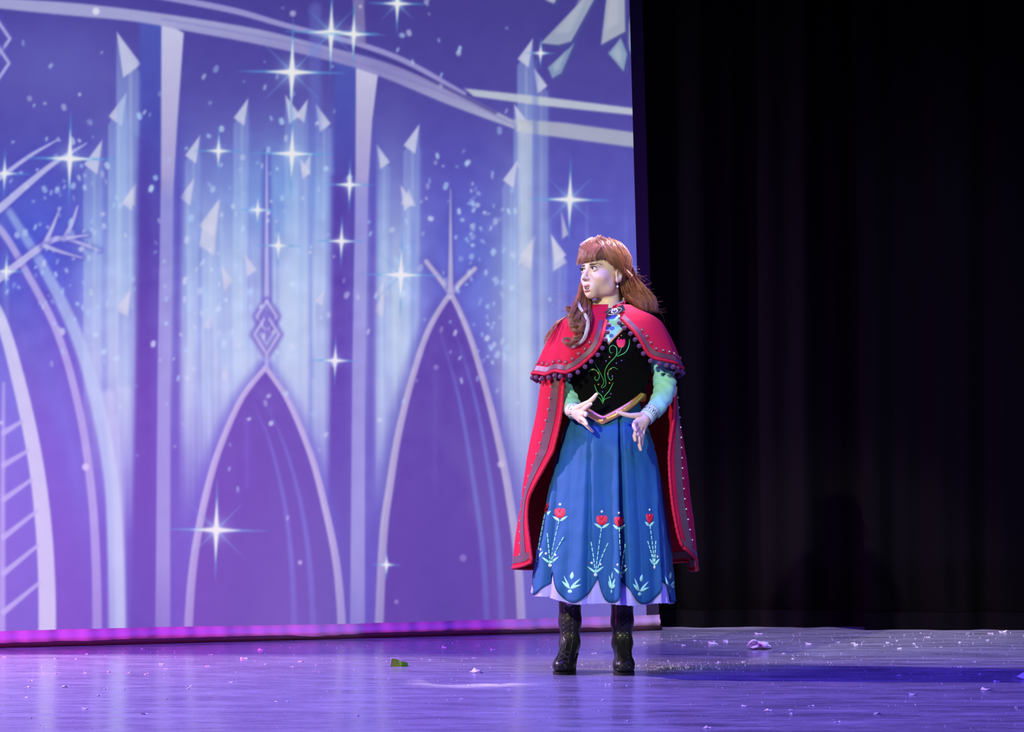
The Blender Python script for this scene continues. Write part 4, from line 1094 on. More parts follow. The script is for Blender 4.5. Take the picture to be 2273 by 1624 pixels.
for side in (0, 1):
    zs_ = np.linspace(ZP(790), cape_low(side)+.004, 90)
    uu = lambda w, z: w if side == 0 else 1-w
    V = []
    for z in zs_:
        for w in (.022, .034, .047, .060): V.append(cape_surf(uu(w, z), max(z, cape_low(uu(w, z))+.004), .0035))
    rb = mesh_np('ribbon_trim', V, grid_faces(90, 4), M['ribbon'], cape)
    tag(rb, 'dark mauve satin ribbon')
    mb = MB()
    ed = [cape_surf(uu(0, z), z, 0) for z in zs_]
    sweep(mb, ed, [.0065+.0014*math.sin(k*2.4) for k in range(90)], 7)
    mb.build('edge_piping', M['piping'], cape)
    for k in range(17):
        z = ZP(835)-(ZP(835)-cape_low(side)-.03)*k/16
        if 'stud_mesh' not in bpy.data.meshes:
            bm = bmesh.new(); bmesh.ops.create_icosphere(bm, subdivisions=2, radius=.0042); me = bpy.data.meshes.new('stud_mesh'); bm.to_mesh(me); bm.free(); me.materials.append(M['stud'])
        inst('stud', bpy.data.meshes['stud_mesh'], cape_surf(uu(.063, z), z, .005), cape)
for z_off, r_ in ((.003, .0065),):
    mb = MB(); sweep(mb, [cape_surf(u, cape_low(u)+z_off, 0) for u in np.linspace(0, 1, 140)], r_, 7); mb.build('bottom_piping', M['piping'], cape)
V = []
for u in np.linspace(.0, 1, 140):
    for k in range(3): V.append(cape_surf(u, cape_low(u)+.018+.014*k, .0035))
mesh_np('bottom_ribbon', V, grid_faces(140, 3), M['ribbon'], cape)
V = []
for u in np.linspace(.0, 1, 140):
    for k in range(3): V.append(cape_surf(u, cape_low(u)+.018+.014*k, -.0035))
mesh_np('bottom_ribbon', V, grid_faces(140, 3), M['ribbon'], cape)

# --- capelet over the shoulders: (z row, left half px, right half px, front depth, back depth)
CPL = sorted([(ZP(672), 40, 40, .070, .070), (ZP(686), 60, 60, .080, .085), (ZP(700), 88, 93, .100, .105), (ZP(715), 112, 114, .118, .125), (ZP(745), 131, 131, .148, .155), (ZP(775), 145, 144, .165, .18), (ZP(800), 155, 152, .172, .195), (ZP(835), 168, 162, .178, .205)])
# hem of the capelet as angle (px at front) -> row; front opening between the two ends
LEFT_HEM = [(1344, 712), (1340, 735), (1332, 765), (1318, 786), (1300, 802), (1280, 818), (1258, 828), (1232, 824), (1212, 832), (1187, 828)]
RIGHT_HEM = [(1379, 708), (1392, 722), (1408, 738), (1421, 757), (1429, 772), (1437, 786), (1449, 795), (1465, 799), (1485, 803), (1509, 815)]
def cpl_raw(phi, z):
    l, r_, fd, bd = smooth_table(CPL, z); c = math.cos(phi); s_ = math.sin(phi)
    cw = 1354.0; cy = 9.02
    hwid = (r_ if c > 0 else l); dp = fd if s_ < 0 else bd
    return cw, hwid, dp, cy
def cpl_pt(phi, z, off=0.0):
    cw, hwid, dp, cy = cpl_raw(phi, z); c = math.cos(phi); s_ = math.sin(phi)
    t = max(0, (ZP(715)-z)/(ZP(715)-ZP(830)))
    k = 1+t*(.026*math.sin(8*phi+.4)+.016*math.sin(15*phi+2)+.030*math.exp(-(wrap(phi+.62)/.16)**2)-.022*math.exp(-(wrap(phi+1.0)/.14)**2)+.022*math.exp(-(wrap(phi+2.75)/.15)**2))
    e = .9
    cx_ = math.copysign(abs(c)**e, c); sy_ = math.copysign(abs(s_)**e, s_)
    return Vector((P(cw, HZ, cy).x+(hwid*cy/F+off)*k*cx_, cy+(dp+off)*k*sy_, z+off*.3))
def phi_of(px, py):
    """angle round the shoulders whose front point falls on that pixel row"""
    best = None
    z = ZP(py, 8.9)
    for a_ in np.linspace(-math.pi, 0, 721):
        q = cpl_pt(a_, z); x, y = PX(q.x, q.y, q.z)
        d = abs(x-px)
        if best is None or d < best[0]: best = (d, a_, q.y)
    return best[1], best[2]
hemL, hemR = [], []
for px, py in LEFT_HEM:
    a_, Yq = phi_of(px, py); hemL.append((a_, ZP(py, Yq)))
for px, py in RIGHT_HEM:
    a_, Yq = phi_of(px, py); hemR.append((a_, ZP(py, Yq)))
phiL0, phiR0 = hemL[0][0], hemR[0][0]
# run: right front edge -> her left side -> back -> her right side -> left front edge
run = [(a_, z) for a_, z in hemR]
aend = run[-1][0]; zend = run[-1][1]; a2 = hemL[-1][0]+2*math.pi; z2 = hemL[-1][1]
for k in range(1, 12):
    f_ = k/12; run.append((aend+(a2-aend)*f_, zend+(z2-zend)*f_-.03*math.sin(math.pi*f_)))
run += [(a_+2*math.pi, z) for a_, z in hemL[::-1]]
runA = np.array([r_[0] for r_ in run]); runZ = np.array([r_[1] for r_ in run])
for k in range(1, len(runA)): runA[k] = max(runA[k], runA[k-1]+1e-4)
seglen = np.concatenate([[0], np.cumsum(np.hypot(np.diff(runA)*.25, np.diff(runZ)))]); seglen /= seglen[-1]
def hem_at(s_): return float(np.interp(s_, seglen, runA)), float(np.interp(s_, seglen, runZ))
NK = 320; NJ = 30; V = []
for i in range(NK):
    a_, zh = hem_at(i/(NK-1))
    zt = ZP(678)+.018*max(0, math.sin(a_))
    zt = max(zt, zh+.004)
    for j in range(NJ):
        t = j/(NJ-1); V.append(cpl_pt(a_, zh+(zt-zh)*t))
capelet = mesh_np('capelet', V, grid_faces(NK, NJ), M['cape'], person)
sm = capelet.modifiers.new('thick', 'SOLIDIFY'); sm.thickness = .003; sm.offset = 1
tag(capelet, 'magenta shoulder capelet edged with purple pompoms')
def cpl_band(w0, w1, off, name, m_, n=260):
    V = []
    for i in range(n):
        s_ = i/(n-1); a_, zh = hem_at(s_)
        a2_, z2_ = hem_at(min(1, s_+.014)); a1_, z1_ = hem_at(max(0, s_-.014))
        for w in (w0, (w0+w1)/2, w1):
            # move inwards from the hem, perpendicular to it
            da, dz = (a2_-a1_)*.27, z2_-z1_; L = math.hypot(da, dz)+1e-9
            na, nz2 = -dz/L, da/L
            V.append(cpl_pt(a_+na*w/.27, min(ZP(680), zh+nz2*w), off))
    return mesh_np(name, V, grid_faces(n, 3), m_, capelet)
tag(cpl_band(.010, .029, .0055, 'satin_band', M['ribbon']), 'grey mauve satin band')
mb = MB(); sweep(mb, [cpl_pt(hem_at(s_)[0], hem_at(s_)[1]+.002, .002) for s_ in np.linspace(0, 1, 260)], .0075, 8); mb.build('hem_piping', M['piping'], capelet)
bm = bmesh.new(); bmesh.ops.create_icosphere(bm, subdivisions=3, radius=.0095)
for v in bm.verts: v.co *= 1+.10*noise.noise(v.co*900)
pm = bpy.data.meshes.new('pompom_mesh'); bm.to_mesh(pm); bm.free(); pm.materials.append(M['pompom'])
for p_ in pm.polygons: p_.use_smooth = True
tot = 0; last = None
for s_ in np.linspace(.004, .996, 900):
    a_, zh = hem_at(s_); q = cpl_pt(a_, zh, 0)
    if last is None or (q-last).length > .0315:
        side = .010 if 0.15 < s_ < 0.85 else 0
        n_in = Vector((0, 0, 0))
        a2_, z2_ = hem_at(min(1, s_+.003)); a1_, z1_ = hem_at(max(0, s_-.003))
        t_ = (cpl_pt(a2_, z2_)-cpl_pt(a1_, z1_)).normalized()
        rad_ = Vector((math.cos(a_), math.sin(a_), 0)); dn = t_.cross(rad_).normalized()
        if dn.z > 0: dn = -dn
        inst('pompom', pm, q+dn*.016+rad_*.002, capelet, rot=(s_*9, s_*17, 0)); last = q
if 'disc_mesh' not in bpy.data.meshes:
    mb = MB(); sweep(mb, [(.0075*math.cos(a_), .0075*math.sin(a_)*1.15, 0) for a_ in np.linspace(0, 2*math.pi, 20)], .0012, 4, cap=False)
    dm = bpy.data.meshes.new('disc_mesh'); dm.from_pydata(mb.v, [], mb.f); dm.materials.append(M['ring'])
last = None
for s_ in np.linspace(.05, .95, 700):
    a_, zh = hem_at(s_)
    a2_, z2_ = hem_at(min(1, s_+.004)); a1_, z1_ = hem_at(max(0, s_-.004)); da, dz = (a2_-a1_)*.27, z2_-z1_; L = math.hypot(da, dz)+1e-9
    q = cpl_pt(a_-dz/L*.041/.27, zh+da/L*.041, .006)
    if last is None or (q-last).length > .030:
        o = inst('stud', bpy.data.meshes['stud_mesh'], q, capelet)
        nrm = Vector((math.cos(a_), math.sin(a_)*1.2, .35)).normalized()
        r_ = inst('embroidered_ring', dm, q, capelet); r_.rotation_euler = nrm.to_track_quat('Z', 'Y').to_euler(); last = q

# --- stand collar, lining and brooch
def collar(name, off, m_, top_off, gap):
    V = []; n = 70
    for i in range(n):
        a_ = -math.pi/2+gap+(2*math.pi-2*gap)*i/(n-1)
        bk = .5+.5*math.sin(a_)
        for j in range(7):
            t = j/6
            z0 = ZP(692)+.020*bk; z1 = ZP(683)+.040*bk**.8+.012*max(0, math.cos(a_))+top_off
            r_ = .064+.004*t-.006*bk+off
            V.append((P(1350, HZ, 9.02).x+r_*1.05*math.cos(a_), 9.02+r_*math.sin(a_), z0+(z1-z0)*t))
    o = mesh_np(name, V, grid_faces(n, 7), m_, person); s_ = o.modifiers.new('t', 'SOLIDIFY'); s_.thickness = .003; return o
tag(collar('collar', .004, M['cape'], 0, .20), 'crimson stand collar')
tag(collar('collar_lining', -.001, M['collar_lining'], .005, .28), 'sage green collar lining')
br = bpy.data.objects.new('brooch_tab', None)
mb = MB(); bc = P(1364, 691, 8.915)
tilt = math.radians(18)
def bpt(x, z, y=0): return bc+Vector((x*math.cos(tilt)-z*math.sin(tilt), y+abs(x)*.25, x*math.sin(tilt)+z*math.cos(tilt)))
prof = [(-.041, -.013), (-.044, .010), (-.022, .014), (0, .010), (.022, .015), (.042, .017), (.044, -.009), (.022, -.012), (0, -.010), (-.022, -.014)]
fr = [bpt(x, z, -.004) for x, z in prof]; bk = [bpt(x, z, .004) for x, z in prof]; n_ = len(prof)
mb.add(fr+bk, [tuple(range(n_))]+[tuple(range(2*n_-1, n_-1, -1))]+[(k, n_+k, n_+(k+1) % n_, (k+1) % n_) for k in range(n_)])
tab = mb.build('brooch_tab', M['navy'], person, smooth=False); tag(tab, 'navy leather tab')
mb = MB()
eye_o = [(.030*math.cos(a_), .0115*math.sin(a_)*(1-.25*abs(math.cos(a_)))) for a_ in np.linspace(0, 2*math.pi, 28)[:-1]]
sweep(mb, [bpt(x, z, -.006) for x, z in eye_o+[eye_o[0]]], .0017, 5, cap=False)
mb.build('brooch_rim', M['silver'], tab)
mb = MB()
for k in range(9):
    a_ = 2*math.pi*k/9; c = bpt(.0115*math.cos(a_), .0065*math.sin(a_), -.007)
    bm = bmesh.new(); bmesh.ops.create_icosphere(bm, subdivisions=1, radius=.0042); mb.add([v.co+c for v in bm.verts], [[v.index for v in f.verts] for f in bm.faces]); bm.free()
mb.build('brooch_petals', M['whitebead'], tab)
bm = bmesh.new(); bmesh.ops.create_icosphere(bm, subdivisions=2, radius=.0045); c = bpt(0, 0, -.009)
mesh_np('brooch_stone', [v.co+c for v in bm.verts], [[v.index for v in f.verts] for f in bm.faces], M['violetbead'], tab); bm.free()

# --- boots
def boot_sdf(X, Y, Z):
    p = (X, Y, Z)
    d = cone(p, (0, .012, .31), (0, .012, .20), .046, .043); d = smin(d, cone(p, (0, .012, .20), (0, .006, .125), .043, .037), .02)
    d = smax(d, Z-.312, .004)
    d = smin(d, cone(p, (0, .018, .115), (0, .030, .085), .036, .033), .02)
    d = smin(d, cone(p, (0, -.005, .105), (0, -.095, .050), .036, .036), .03)
    d = smin(d, ell(p, (0, -.125, .034), (.044, .058, .036)), .025)
    d = smax(d, -(Z-(.008+.062*sstep((Y+.075)/.075))), .004)
    return d
def boot(ax, ay, yaw, toe_dx):
    V, Fc = surface_nets(boot_sdf, (-.07, -.20, -.01), (.07, .085, .33), .0045)
    Mx = Matrix.Translation((ax, ay, 0)) @ Matrix.Rotation(yaw, 4, 'Z')
    def T(V): return np.array([Mx @ Vector(v) for v in V])
    o = mesh_np('boot', T(V), Fc, M['boot'], person); tag(o, 'black leather lace-up boot with a heel')
    # sole and heel
    out = [(-.034, -.03), (-.040, -.07), (-.042, -.11)]+[(-.042*math.cos(a_), -.128-.056*math.sin(a_)) for a_ in np.linspace(.1, math.pi-.1, 13)]+[(.042, -.11), (.040, -.07), (.034, -.03)]
    def arch(y): return .062*float(sstep(np.array((y+.075)/.075)))
    ring = out+[(.030, .02), (.030, .045), (.018, .062), (-.018, .062), (-.030, .045), (-.030, .02)]
    mb = MB(); n_ = len(ring)
    mb.add([(x, y, arch(y)+.0005) for x, y in ring]+[(x, y, arch(y)+.011) for x, y in ring], [tuple(range(n_-1, -1, -1)), tuple(range(n_, 2*n_))]+[(k, (k+1) % n_, n_+(k+1) % n_, n_+k) for k in range(n_)])
    mesh_np('sole', T(mb.v), mb.f, M['sole'], o, smooth=False)
    mb = MB(); sweep(mb, [(0, .030, .0002), (0, .031, .02), (0, .033, .045), (0, .032, .070)], [.021, .022, .026, .031], 14, up=(1, 0, 0)); mesh_np('heel', T(mb.v), mb.f, M['sole'], o)
    bv = BVHTree.FromPolygons([tuple(v) for v in V], [tuple(f) for f in Fc])
    def front(x, s_):      # s_ runs from the vamp (0) up the shaft (1)
        z = .060+.235*s_
        yy = -.3; r_ = bv.ray_cast(Vector((x, -.4, z)), Vector((0, 1, -.12 if s_ < .3 else 0)))
        return r_[0]+r_[1]*.001 if r_[0] is not None else Vector((x, -.04, z))
    mb = MB(); ey = []; rows = 12
    for k in range(rows):
        s0, s1 = k/rows, (k+1)/rows; wx = .0155
        for sg in (-1, 1):
            pts = [front(sg*wx*(1-2*q), s0+(s1-s0)*q)+Vector((0, -.0012*(1 if sg > 0 else 2), 0)) for q in np.linspace(0, 1, 9)]
            sweep(mb, pts, .0014, 5)
            c = front(sg*wx*1.12, s0)
            ey.append(c)
    mesh_np('lace', T(mb.v), mb.f, M['lace'], o); 
    if 'eyelet_mesh' not in bpy.data.meshes:
        bm = bmesh.new(); bmesh.ops.create_icosphere(bm, subdivisions=1, radius=.0022); me = bpy.data.meshes.new('eyelet_mesh'); bm.to_mesh(me); bm.free(); me.materials.append(M['silver'])
    for c in ey: inst('eyelet', bpy.data.meshes['eyelet_mesh'], Mx @ c, o)
    mb = MB()
    for sg in (-1, 1):
        sweep(mb, [front(sg*(.0215+.006*max(0, .25-q)*4), q)+Vector((0, .0006, 0)) for q in np.linspace(0, 1, 26)], .0016, 5)
    sweep(mb, [front(x, -.02-.10*(abs(x)/.034)**2*0.9) for x in np.linspace(-.034, .034, 20)], .0012, 5)
    mesh_np('facing_seam', T(mb.v), mb.f, M['lace'], o)
boot(P(1264, HZ, 9.03).x, 9.035, math.radians(-12), 0)
boot(P(1381, HZ, 9.03).x, 9.015, math.radians(0), 0)

# --- hair
HC = Vector((0, .018, .150)); HR = Vector((.0820, .102, .0985))
def scalp(d, k=1.0): return HC+Vector((d.x*HR.x, d.y*HR.y, d.z*HR.z))*k
def sdir(x, y, z): return Vector(((x-HC.x)/HR.x, (y-HC.y)/HR.y, (z-HC.z)/HR.z)).normalized()
def spath(a_, b_, n=14, bulge=.03, k0=1.0):
    out = []
    for i in range(n):
        t = i/(n-1); d = a_.slerp(b_, t, a_) ; out.append(hw(*scalp(d, k0+bulge*math.sin(math.pi*t))))
    return out
# under-layer following the skull, open at the face
V, Fc = [], []
nu_, nv_ = 48, 30
for i in range(nu_):
    th = 2*math.pi*i/nu_
    for j in range(nv_):
        f_ = -math.cos(th-0)   # towards the face
        face = max(0, math.cos(th+math.pi/2))
        pmax = math.radians(122-60*face**.7)
        ph = pmax*j/(nv_-1)
        d = Vector((math.sin(ph)*math.cos(th), math.sin(ph)*math.sin(th), math.cos(ph)))
        V.append(hw(*scalp(d, .985)))
under_h = mesh_np('hair', V, grid_faces(nu_, nv_, True), M['hairdark'], person)
hair_root = under_h; tag(hair_root, 'long wavy auburn hair with a fringe')
hr = random.Random(21)
def jit(p, s_): return p+Vector((hr.gauss(0, s_), hr.gauss(0, s_), hr.gauss(0, s_)))
def lock_set(name, paths, r0, r1, m_, flat=.7, sides=3, tip=.25):
    """every guide becomes a few fine strands lying side by side"""
    N = 16; A = []
    for pts in paths:
        q = np.array([tuple(p) for p in pts]); t = np.linspace(0, 1, len(q)); tn = np.linspace(0, 1, N)
        A.append(np.stack([np.interp(tn, t, q[:, k]) for k in range(3)], -1))
    A = np.array(A); REP = 9
    A = np.repeat(A, REP, 0); S = len(A)
    off = hrn.normal(0, 1, (S, 1, 3))*((r0+r1)*.42); off2 = hrn.normal(0, 1, (S, 1, 3))*((r0+r1)*.42)
    tt_ = np.linspace(0, 1, N)[None, :, None]
    A = A+off*(1-tt_)+off2*tt_+hrn.normal(0, 1, (S, 1, 3))*.0009*np.sin(tt_*9+hrn.uniform(0, 6, (S, 1, 1)))
    T = np.gradient(A, axis=1); T /= np.linalg.norm(T, axis=2, keepdims=True)+1e-12
    ref = np.tile(np.array((.31, -.9, .29)), (S, N, 1)); B = np.cross(T, ref); B /= np.linalg.norm(B, axis=2, keepdims=True)+1e-12
    Nn = np.cross(B, T)
    rad = hrn.uniform(r0, r1, (S, 1))*.24*np.interp(np.linspace(0, 1, N), [0, .15, .6, 1], [.7, 1, 1, tip])[None, :]
    V = np.stack([A+(Nn*math.cos(2*math.pi*k/sides)*flat+B*math.sin(2*math.pi*k/sides))*rad[..., None] for k in range(sides)], 2).reshape(-1, 3)
    s_, i_, k_ = np.meshgrid(np.arange(S), np.arange(N-1), np.arange(sides), indexing='ij'); k2 = (k_+1) % sides; b0 = (s_*N+i_)*sides; b1 = b0+sides
    Fc = np.stack([b0+k_, b0+k2, b1+k2, b1+k_], -1).reshape(-1, 4)
    return mesh_np(name, V, Fc, m_, hair_root)
hrn = np.random.RandomState(5)
# crown: from the parting back and down to the plait behind the ear / nape
paths = []
for k in range(170):
    side = 1 if hr.random() < .68 else -1
    y0 = hr.uniform(-.055, .085)
    a_ = sdir(side*.004+hr.gauss(0, .003), y0, .245)
    if side > 0: b_ = sdir(.076, .045+hr.gauss(0, .008)+.25*max(0, y0), .098+hr.gauss(0, .010))
    else: b_ = sdir(-.078, .01+hr.gauss(0, .03), .075+hr.gauss(0, .012))
    md = sdir(side*(.055+hr.gauss(0, .004)), y0*.7-.03*(1 if y0 < .03 else 0), .215)
    p1 = spath(a_, md, 8, .015, 1.0+hr.uniform(0, .035)); p2 = spath(md, b_, 9, .02, 1.0+hr.uniform(0, .04))
    paths.append(catmull([np.array(q) for q in (p1[:-1]+p2)], 18))
lock_set('crown_hair', paths, .0035, .0062, M['hair'])
# back of the head
paths = []
for k in range(110):
    th = hr.uniform(-.2, math.pi+.2)
    a_ = sdir(hr.gauss(0, .01), .03+hr.uniform(0, .07), .246); b_ = Vector((math.cos(th)*.98, max(.12, math.sin(th)), -.55)).normalized()
    paths.append(spath(a_, b_, 14, .03, 1.0+hr.uniform(0, .03)))
lock_set('back_hair', paths, .004, .007, M['hair'])
# fringe
paths = []
for k in range(120):
    x = hr.uniform(-.060, .047)
    a_ = Vector((x*.36+hr.gauss(0, .003), -.028+hr.gauss(0, .006), .2520))
    zend_ = .1490+.15*max(0, x-.018)+hr.gauss(0, .0025)-.25*max(0, -x-.035)
    m1 = Vector((x*.72+.45*max(0, x), -.084+.5*max(0, x), .217)); e_ = Vector((x*1.06, -.1035+.30*max(0, abs(x)-.012)**1.25*2.2, zend_))
    m2 = Vector((x*1.0+.12*max(0, x), -.1045+.9*x*x*6, .172))
    pts = catmull([np.array(q) for q in (a_, m1, m2, e_)], 14)
    paths.append([hw(*q) for q in pts])
lock_set('fringe', paths, .0022, .0042, M['hair'], flat=.5, tip=.35)
paths = []
for k in range(44):
    f_ = hr.random(); g_ = hr.random()
    a_ = (.004+.012*f_, -.040, .256); b_ = (.040+.016*f_, -.066+.006*f_, .216); c_ = (.050+.014*f_, -.080+.018*f_, .190-.012*g_); e_ = (.047+.020*f_, -.090+.026*f_, .168-.014*g_)
    paths.append([hw(*q) for q in catmull([np.array(q) for q in (a_, b_, c_, e_)], 14)])
lock_set('fringe', paths, .0022, .0042, M['hair'], tip=.3)
# temple wisp swept from the fringe to the ear
paths = []
for k in range(70):
    f_ = hr.random()
    a_ = (.016+.02*f_, -.054, .246); b_ = (.060+.003*hr.random(), -.066+.03*f_, .198-.004*f_); c_ = (.0725+.004*f_, -.046+.026*f_, .152-.004*f_); e_ = (.0835, .020+hr.gauss(0, .004), .126-.012*f_)
    paths.append([hw(*q) for q in catmull([np.array(q) for q in (a_, b_, c_, e_)], 16)])
lock_set('side_hair', paths, .003, .0055, M['hair'])
# plait running back behind the ear
mb = MB()
for s_ in range(3):
    pts = []
    for k in range(30):
        t = k/29; c = np.array((.083-.006*t, .026+.055*t, .128-.028*t)); a_ = t*18+s_*2*math.pi/3
        pts.append(hw(c[0]+.0055*math.cos(a_)*.6, c[1]+.002*math.sin(2*a_), c[2]+.0085*math.sin(a_)))
    sweep(mb, pts, .0052, 6)
mb.build('plait', M['hair'], hair_root)
# loose lengths: photo guides (px, py, Y)
def bundle(name, ga, gb, n, r0, r1, m_, wave=.004, amp_px=3.0, seed=1, tip=.2, npts=24, ends=(0.82, 1.0)):
    paths = []
    for k in range(n):
        f_ = hr.random(); en = hr.uniform(*ends); ph = hr.uniform(0, 6.28); dY = hr.gauss(0, .014)
        ctrl = [np.array(P(*(np.array(a_)*(1-f_)+np.array(b_)*f_))) for a_, b_ in zip(ga, gb)]
        cur = catmull(ctrl, npts); m2 = max(6, int(npts*en)); pts = []
        for i in range(m2):
            t = i/npts
            pts.append(Vector(cur[i])+Vector((wave*t*math.sin(t*15+ph)+hr.gauss(0, .0008), dY*min(1, t*3)+wave*t*math.cos(t*15+ph), wave*.3*t*math.sin(t*11+ph*2))))
        paths.append(pts)
    return lock_set(name, paths, r0, r1, m_, tip=tip)
bundle('loose_lengths', [(1383, 596, 8.99), (1378, 625, 9.0), (1384, 652, 9.02), (1405, 672, 9.03), (1428, 690, 9.03)], [(1398, 588, 9.05), (1412, 615, 9.09), (1434, 640, 9.1), (1455, 668, 9.1), (1457, 698, 9.08)], 210, .0028, .0058, M['hair'], .007, tip=.15)
bundle('loose_lengths', [(1380, 600, 9.04), (1372, 640, 9.06), (1380, 670, 9.08), (1400, 690, 9.1)], [(1398, 600, 9.08), (1410, 635, 9.11), (1430, 665, 9.12), (1445, 690, 9.12)], 70, .004, .007, M['hairdark'], .004)
# side falling forward over her right shoulder, ending in ringlets
bundle('front_lengths', [(1291, 628, 9.03), (1283, 655, 8.99), (1268, 685, 8.93), (1262, 712, 8.90), (1278, 742, 8.88)], [(1312, 655, 9.03), (1310, 680, 8.98), (1312, 705, 8.90), (1306, 725, 8.875), (1296, 748, 8.868)], 130, .0026, .0052, M['hair'], .008, tip=.2, ends=(.72, 1.0))
bundle('front_lengths', [(1240, 712, 9.02), (1228, 722, 8.98), (1214, 745, 8.96), (1206, 770, 8.96)], [(1262, 700, 9.0), (1240, 716, 8.97), (1224, 735, 8.95), (1212, 762, 8.95)], 14, .0014, .003, M['hair'], .005)
paths = []
for (cx, cy, rp, hgt, turns, Y_) in [(1274, 712, 13, 26, 1.8, 8.875), (1290, 722, 11, 24, 1.6, 8.865), (1262, 757, 15, 12, 1.25, 8.862), (1282, 736, 12, 26, 1.7, 8.86), (1266, 690, 12, 30, 1.6, 8.91), (1292, 700, 9, 30, 1.7, 8.885), (1280, 755, 9, 18, 1.5, 8.86)]:
    for q in range(11):
        ph = hr.gauss(0, .22); rr = rp*hr.uniform(.75, 1.05); pts = []
        for k in range(34):
            t = k/33; a_ = ph+t*turns*2*math.pi
            pts.append(P(cx+rr*math.cos(a_)*(1-.35*t), cy-hgt/2+hgt*t+rr*.75*math.sin(a_)*(1-.35*t), Y_-.012*math.sin(a_)))
        paths.append(pts)
lock_set('ringlets', paths, .0022, .0034, M['hair'])
# white streak falling in front; parting lock coloured white for the light on it
paths = []
for k in range(22):
    f_ = k/21
    ctrl = [(-.012-.022*f_, -.030-.012*f_, .2525), (-.020-.030*f_, -.056, .240), (-.030-.026*f_, -.078, .222)]
    paths.append([hw(*q) for q in catmull([np.array(c) for c in ctrl], 8)])
lock_set('streak_and_lit_lock', paths, .0026, .004, M['hairwhite'])
paths = []
for k in range(18):
    o_ = hr.uniform(-2.2, 2.2); d_ = hr.gauss(0, .002)
    ctrl = [P(1281+o_, 668, 8.935+d_), P(1288+o_, 684, 8.895+d_), P(1300+o_, 700, 8.87+d_), P(1305+o_, 716, 8.858+d_), P(1302+o_, 735, 8.852+d_), P(1292+o_, 757, 8.852+d_), P(1271+o_, 770, 8.858+d_)]
    paths.append([Vector(q) for q in catmull([np.array(c) for c in ctrl], 26)])
lock_set('streak_and_lit_lock', paths, .0018, .0032, M['hairwhite'])
# flyaway hairs
mb = MB()
for k in range(46):
    t0 = hr.random()
    x0, y0 = 1398+55*t0+hr.gauss(0, 3), 590+95*t0+hr.gauss(0, 4)
    L = hr.uniform(14, 40); a0 = hr.uniform(.2, 1.1); cur = hr.uniform(-1.5, 1.2); pts = []
    for i in range(12):
        t = i/11; a_ = a0+cur*t; pts.append(P(x0, y0, 9.08+.01*t)); x0 += L/11*math.cos(a_); y0 += L/11*math.sin(a_)*.9
    sweep(mb, pts, .00032, 3)
for k in range(22):
    x0, y0 = hr.uniform(1245, 1290), hr.uniform(650, 720); L = hr.uniform(14, 34); a0 = math.pi+hr.uniform(-.9, .9); cur = hr.uniform(-2, 2); pts = []
    for i in range(12):
        t = i/11; a_ = a0+cur*t; pts.append(P(x0, y0, 8.93)); x0 += L/11*math.cos(a_); y0 += L/11*math.sin(a_)
    sweep(mb, pts, .0003, 3)
tag(mb.build('flyaway_hairs', M['hair'], hair_root), kind='stuff')
BASE = Vector((0, 0, 0))
# ------------------------------------------------------------------ scraps on the floor
def ground(px, py):
    Y = F*CH/(py-HZ); return Vector(((px-W/2)*Y/F, Y, 0.0))
# folded green paper
g0 = ground(884, 1479); k = g0.y/F
mb = MB()
def gp(dx, dy, z): return (g0.x+dx*k, g0.y+dy, z*k)
mb.add([gp(-17, 0, 0), gp(7, -.006, 0), gp(8, 0, 12), gp(-4, .006, 18), gp(-15, .004, 19)] + [gp(-17, .003, 0), gp(7, -.003, 0), gp(8, .003, 12), gp(-4, .009, 18), gp(-15, .007, 19)],
       [(0, 1, 2, 3, 4), (9, 8, 7, 6, 5)]+[(q, 5+q, 5+(q+1) % 5, (q+1) % 5) for q in range(5)])
gs = mb.build('paper_scrap', M['greenpaper'], smooth=False)
tag(gs, 'crumpled bright green paper scrap standing on the stage floor', 'paper scrap')
mb = MB()
mb.add([gp(7, -.006, 0), gp(22, .012, 0), gp(20, .014, 9), gp(8, 0, 12), gp(7, -.003, 0), gp(22, .015, 0), gp(20, .017, 9), gp(8, .003, 12)],
       [(0, 1, 2, 3), (7, 6, 5, 4), (0, 4, 5, 1), (1, 5, 6, 2), (2, 6, 7, 3), (3, 7, 4, 0)])
mb.build('folded_flap', M['greenpaper'], gs, smooth=False)
mb = MB(); sweep(mb, [gp(-17, -.001, 1), gp(-15.5, .003, 19), gp(-4, .006, 18.3), gp(8, 0, 12.3), gp(20, .014, 9.2)], .0016, 5); mb.build('white_edge', M['flake'], gs)
# white tissue flower-like scrap: crumpled petals
w0 = ground(1688, 1440); k = w0.y/F
root = bpy.data.objects.new('tissue_scrap', None); C.objects.link(root); root.location = w0
tag(root, 'large crumpled white tissue scrap lying on the stage floor', 'tissue scrap'); BASE = Vector(w0)
rr_ = random.Random(4)
for q in range(9):
    a_ = q*.7+rr_.uniform(-.2, .2); L = rr_.uniform(.040, .072); wd = rr_.uniform(.016, .028); zt = rr_.uniform(.012, .040)
    V = []
    for i in range(6):
        t = i/5; ww = wd*math.sin(math.pi*(.15+.75*t))
        for s_ in (-1, 0, 1):
            V.append((w0.x+math.cos(a_)*L*t*1.15-math.sin(a_)*ww*s_, w0.y+math.sin(a_)*L*t+math.cos(a_)*ww*s_, .001+zt*math.sin(math.pi*(.1+.8*t))+.004*(1-abs(s_))+.002*rr_.random()))
    o = mesh_np('petal', V, grid_faces(6, 3), M['flake'], root); o.modifiers.new('t', 'SOLIDIFY').thickness = .0012
BASE = Vector((0, 0, 0))
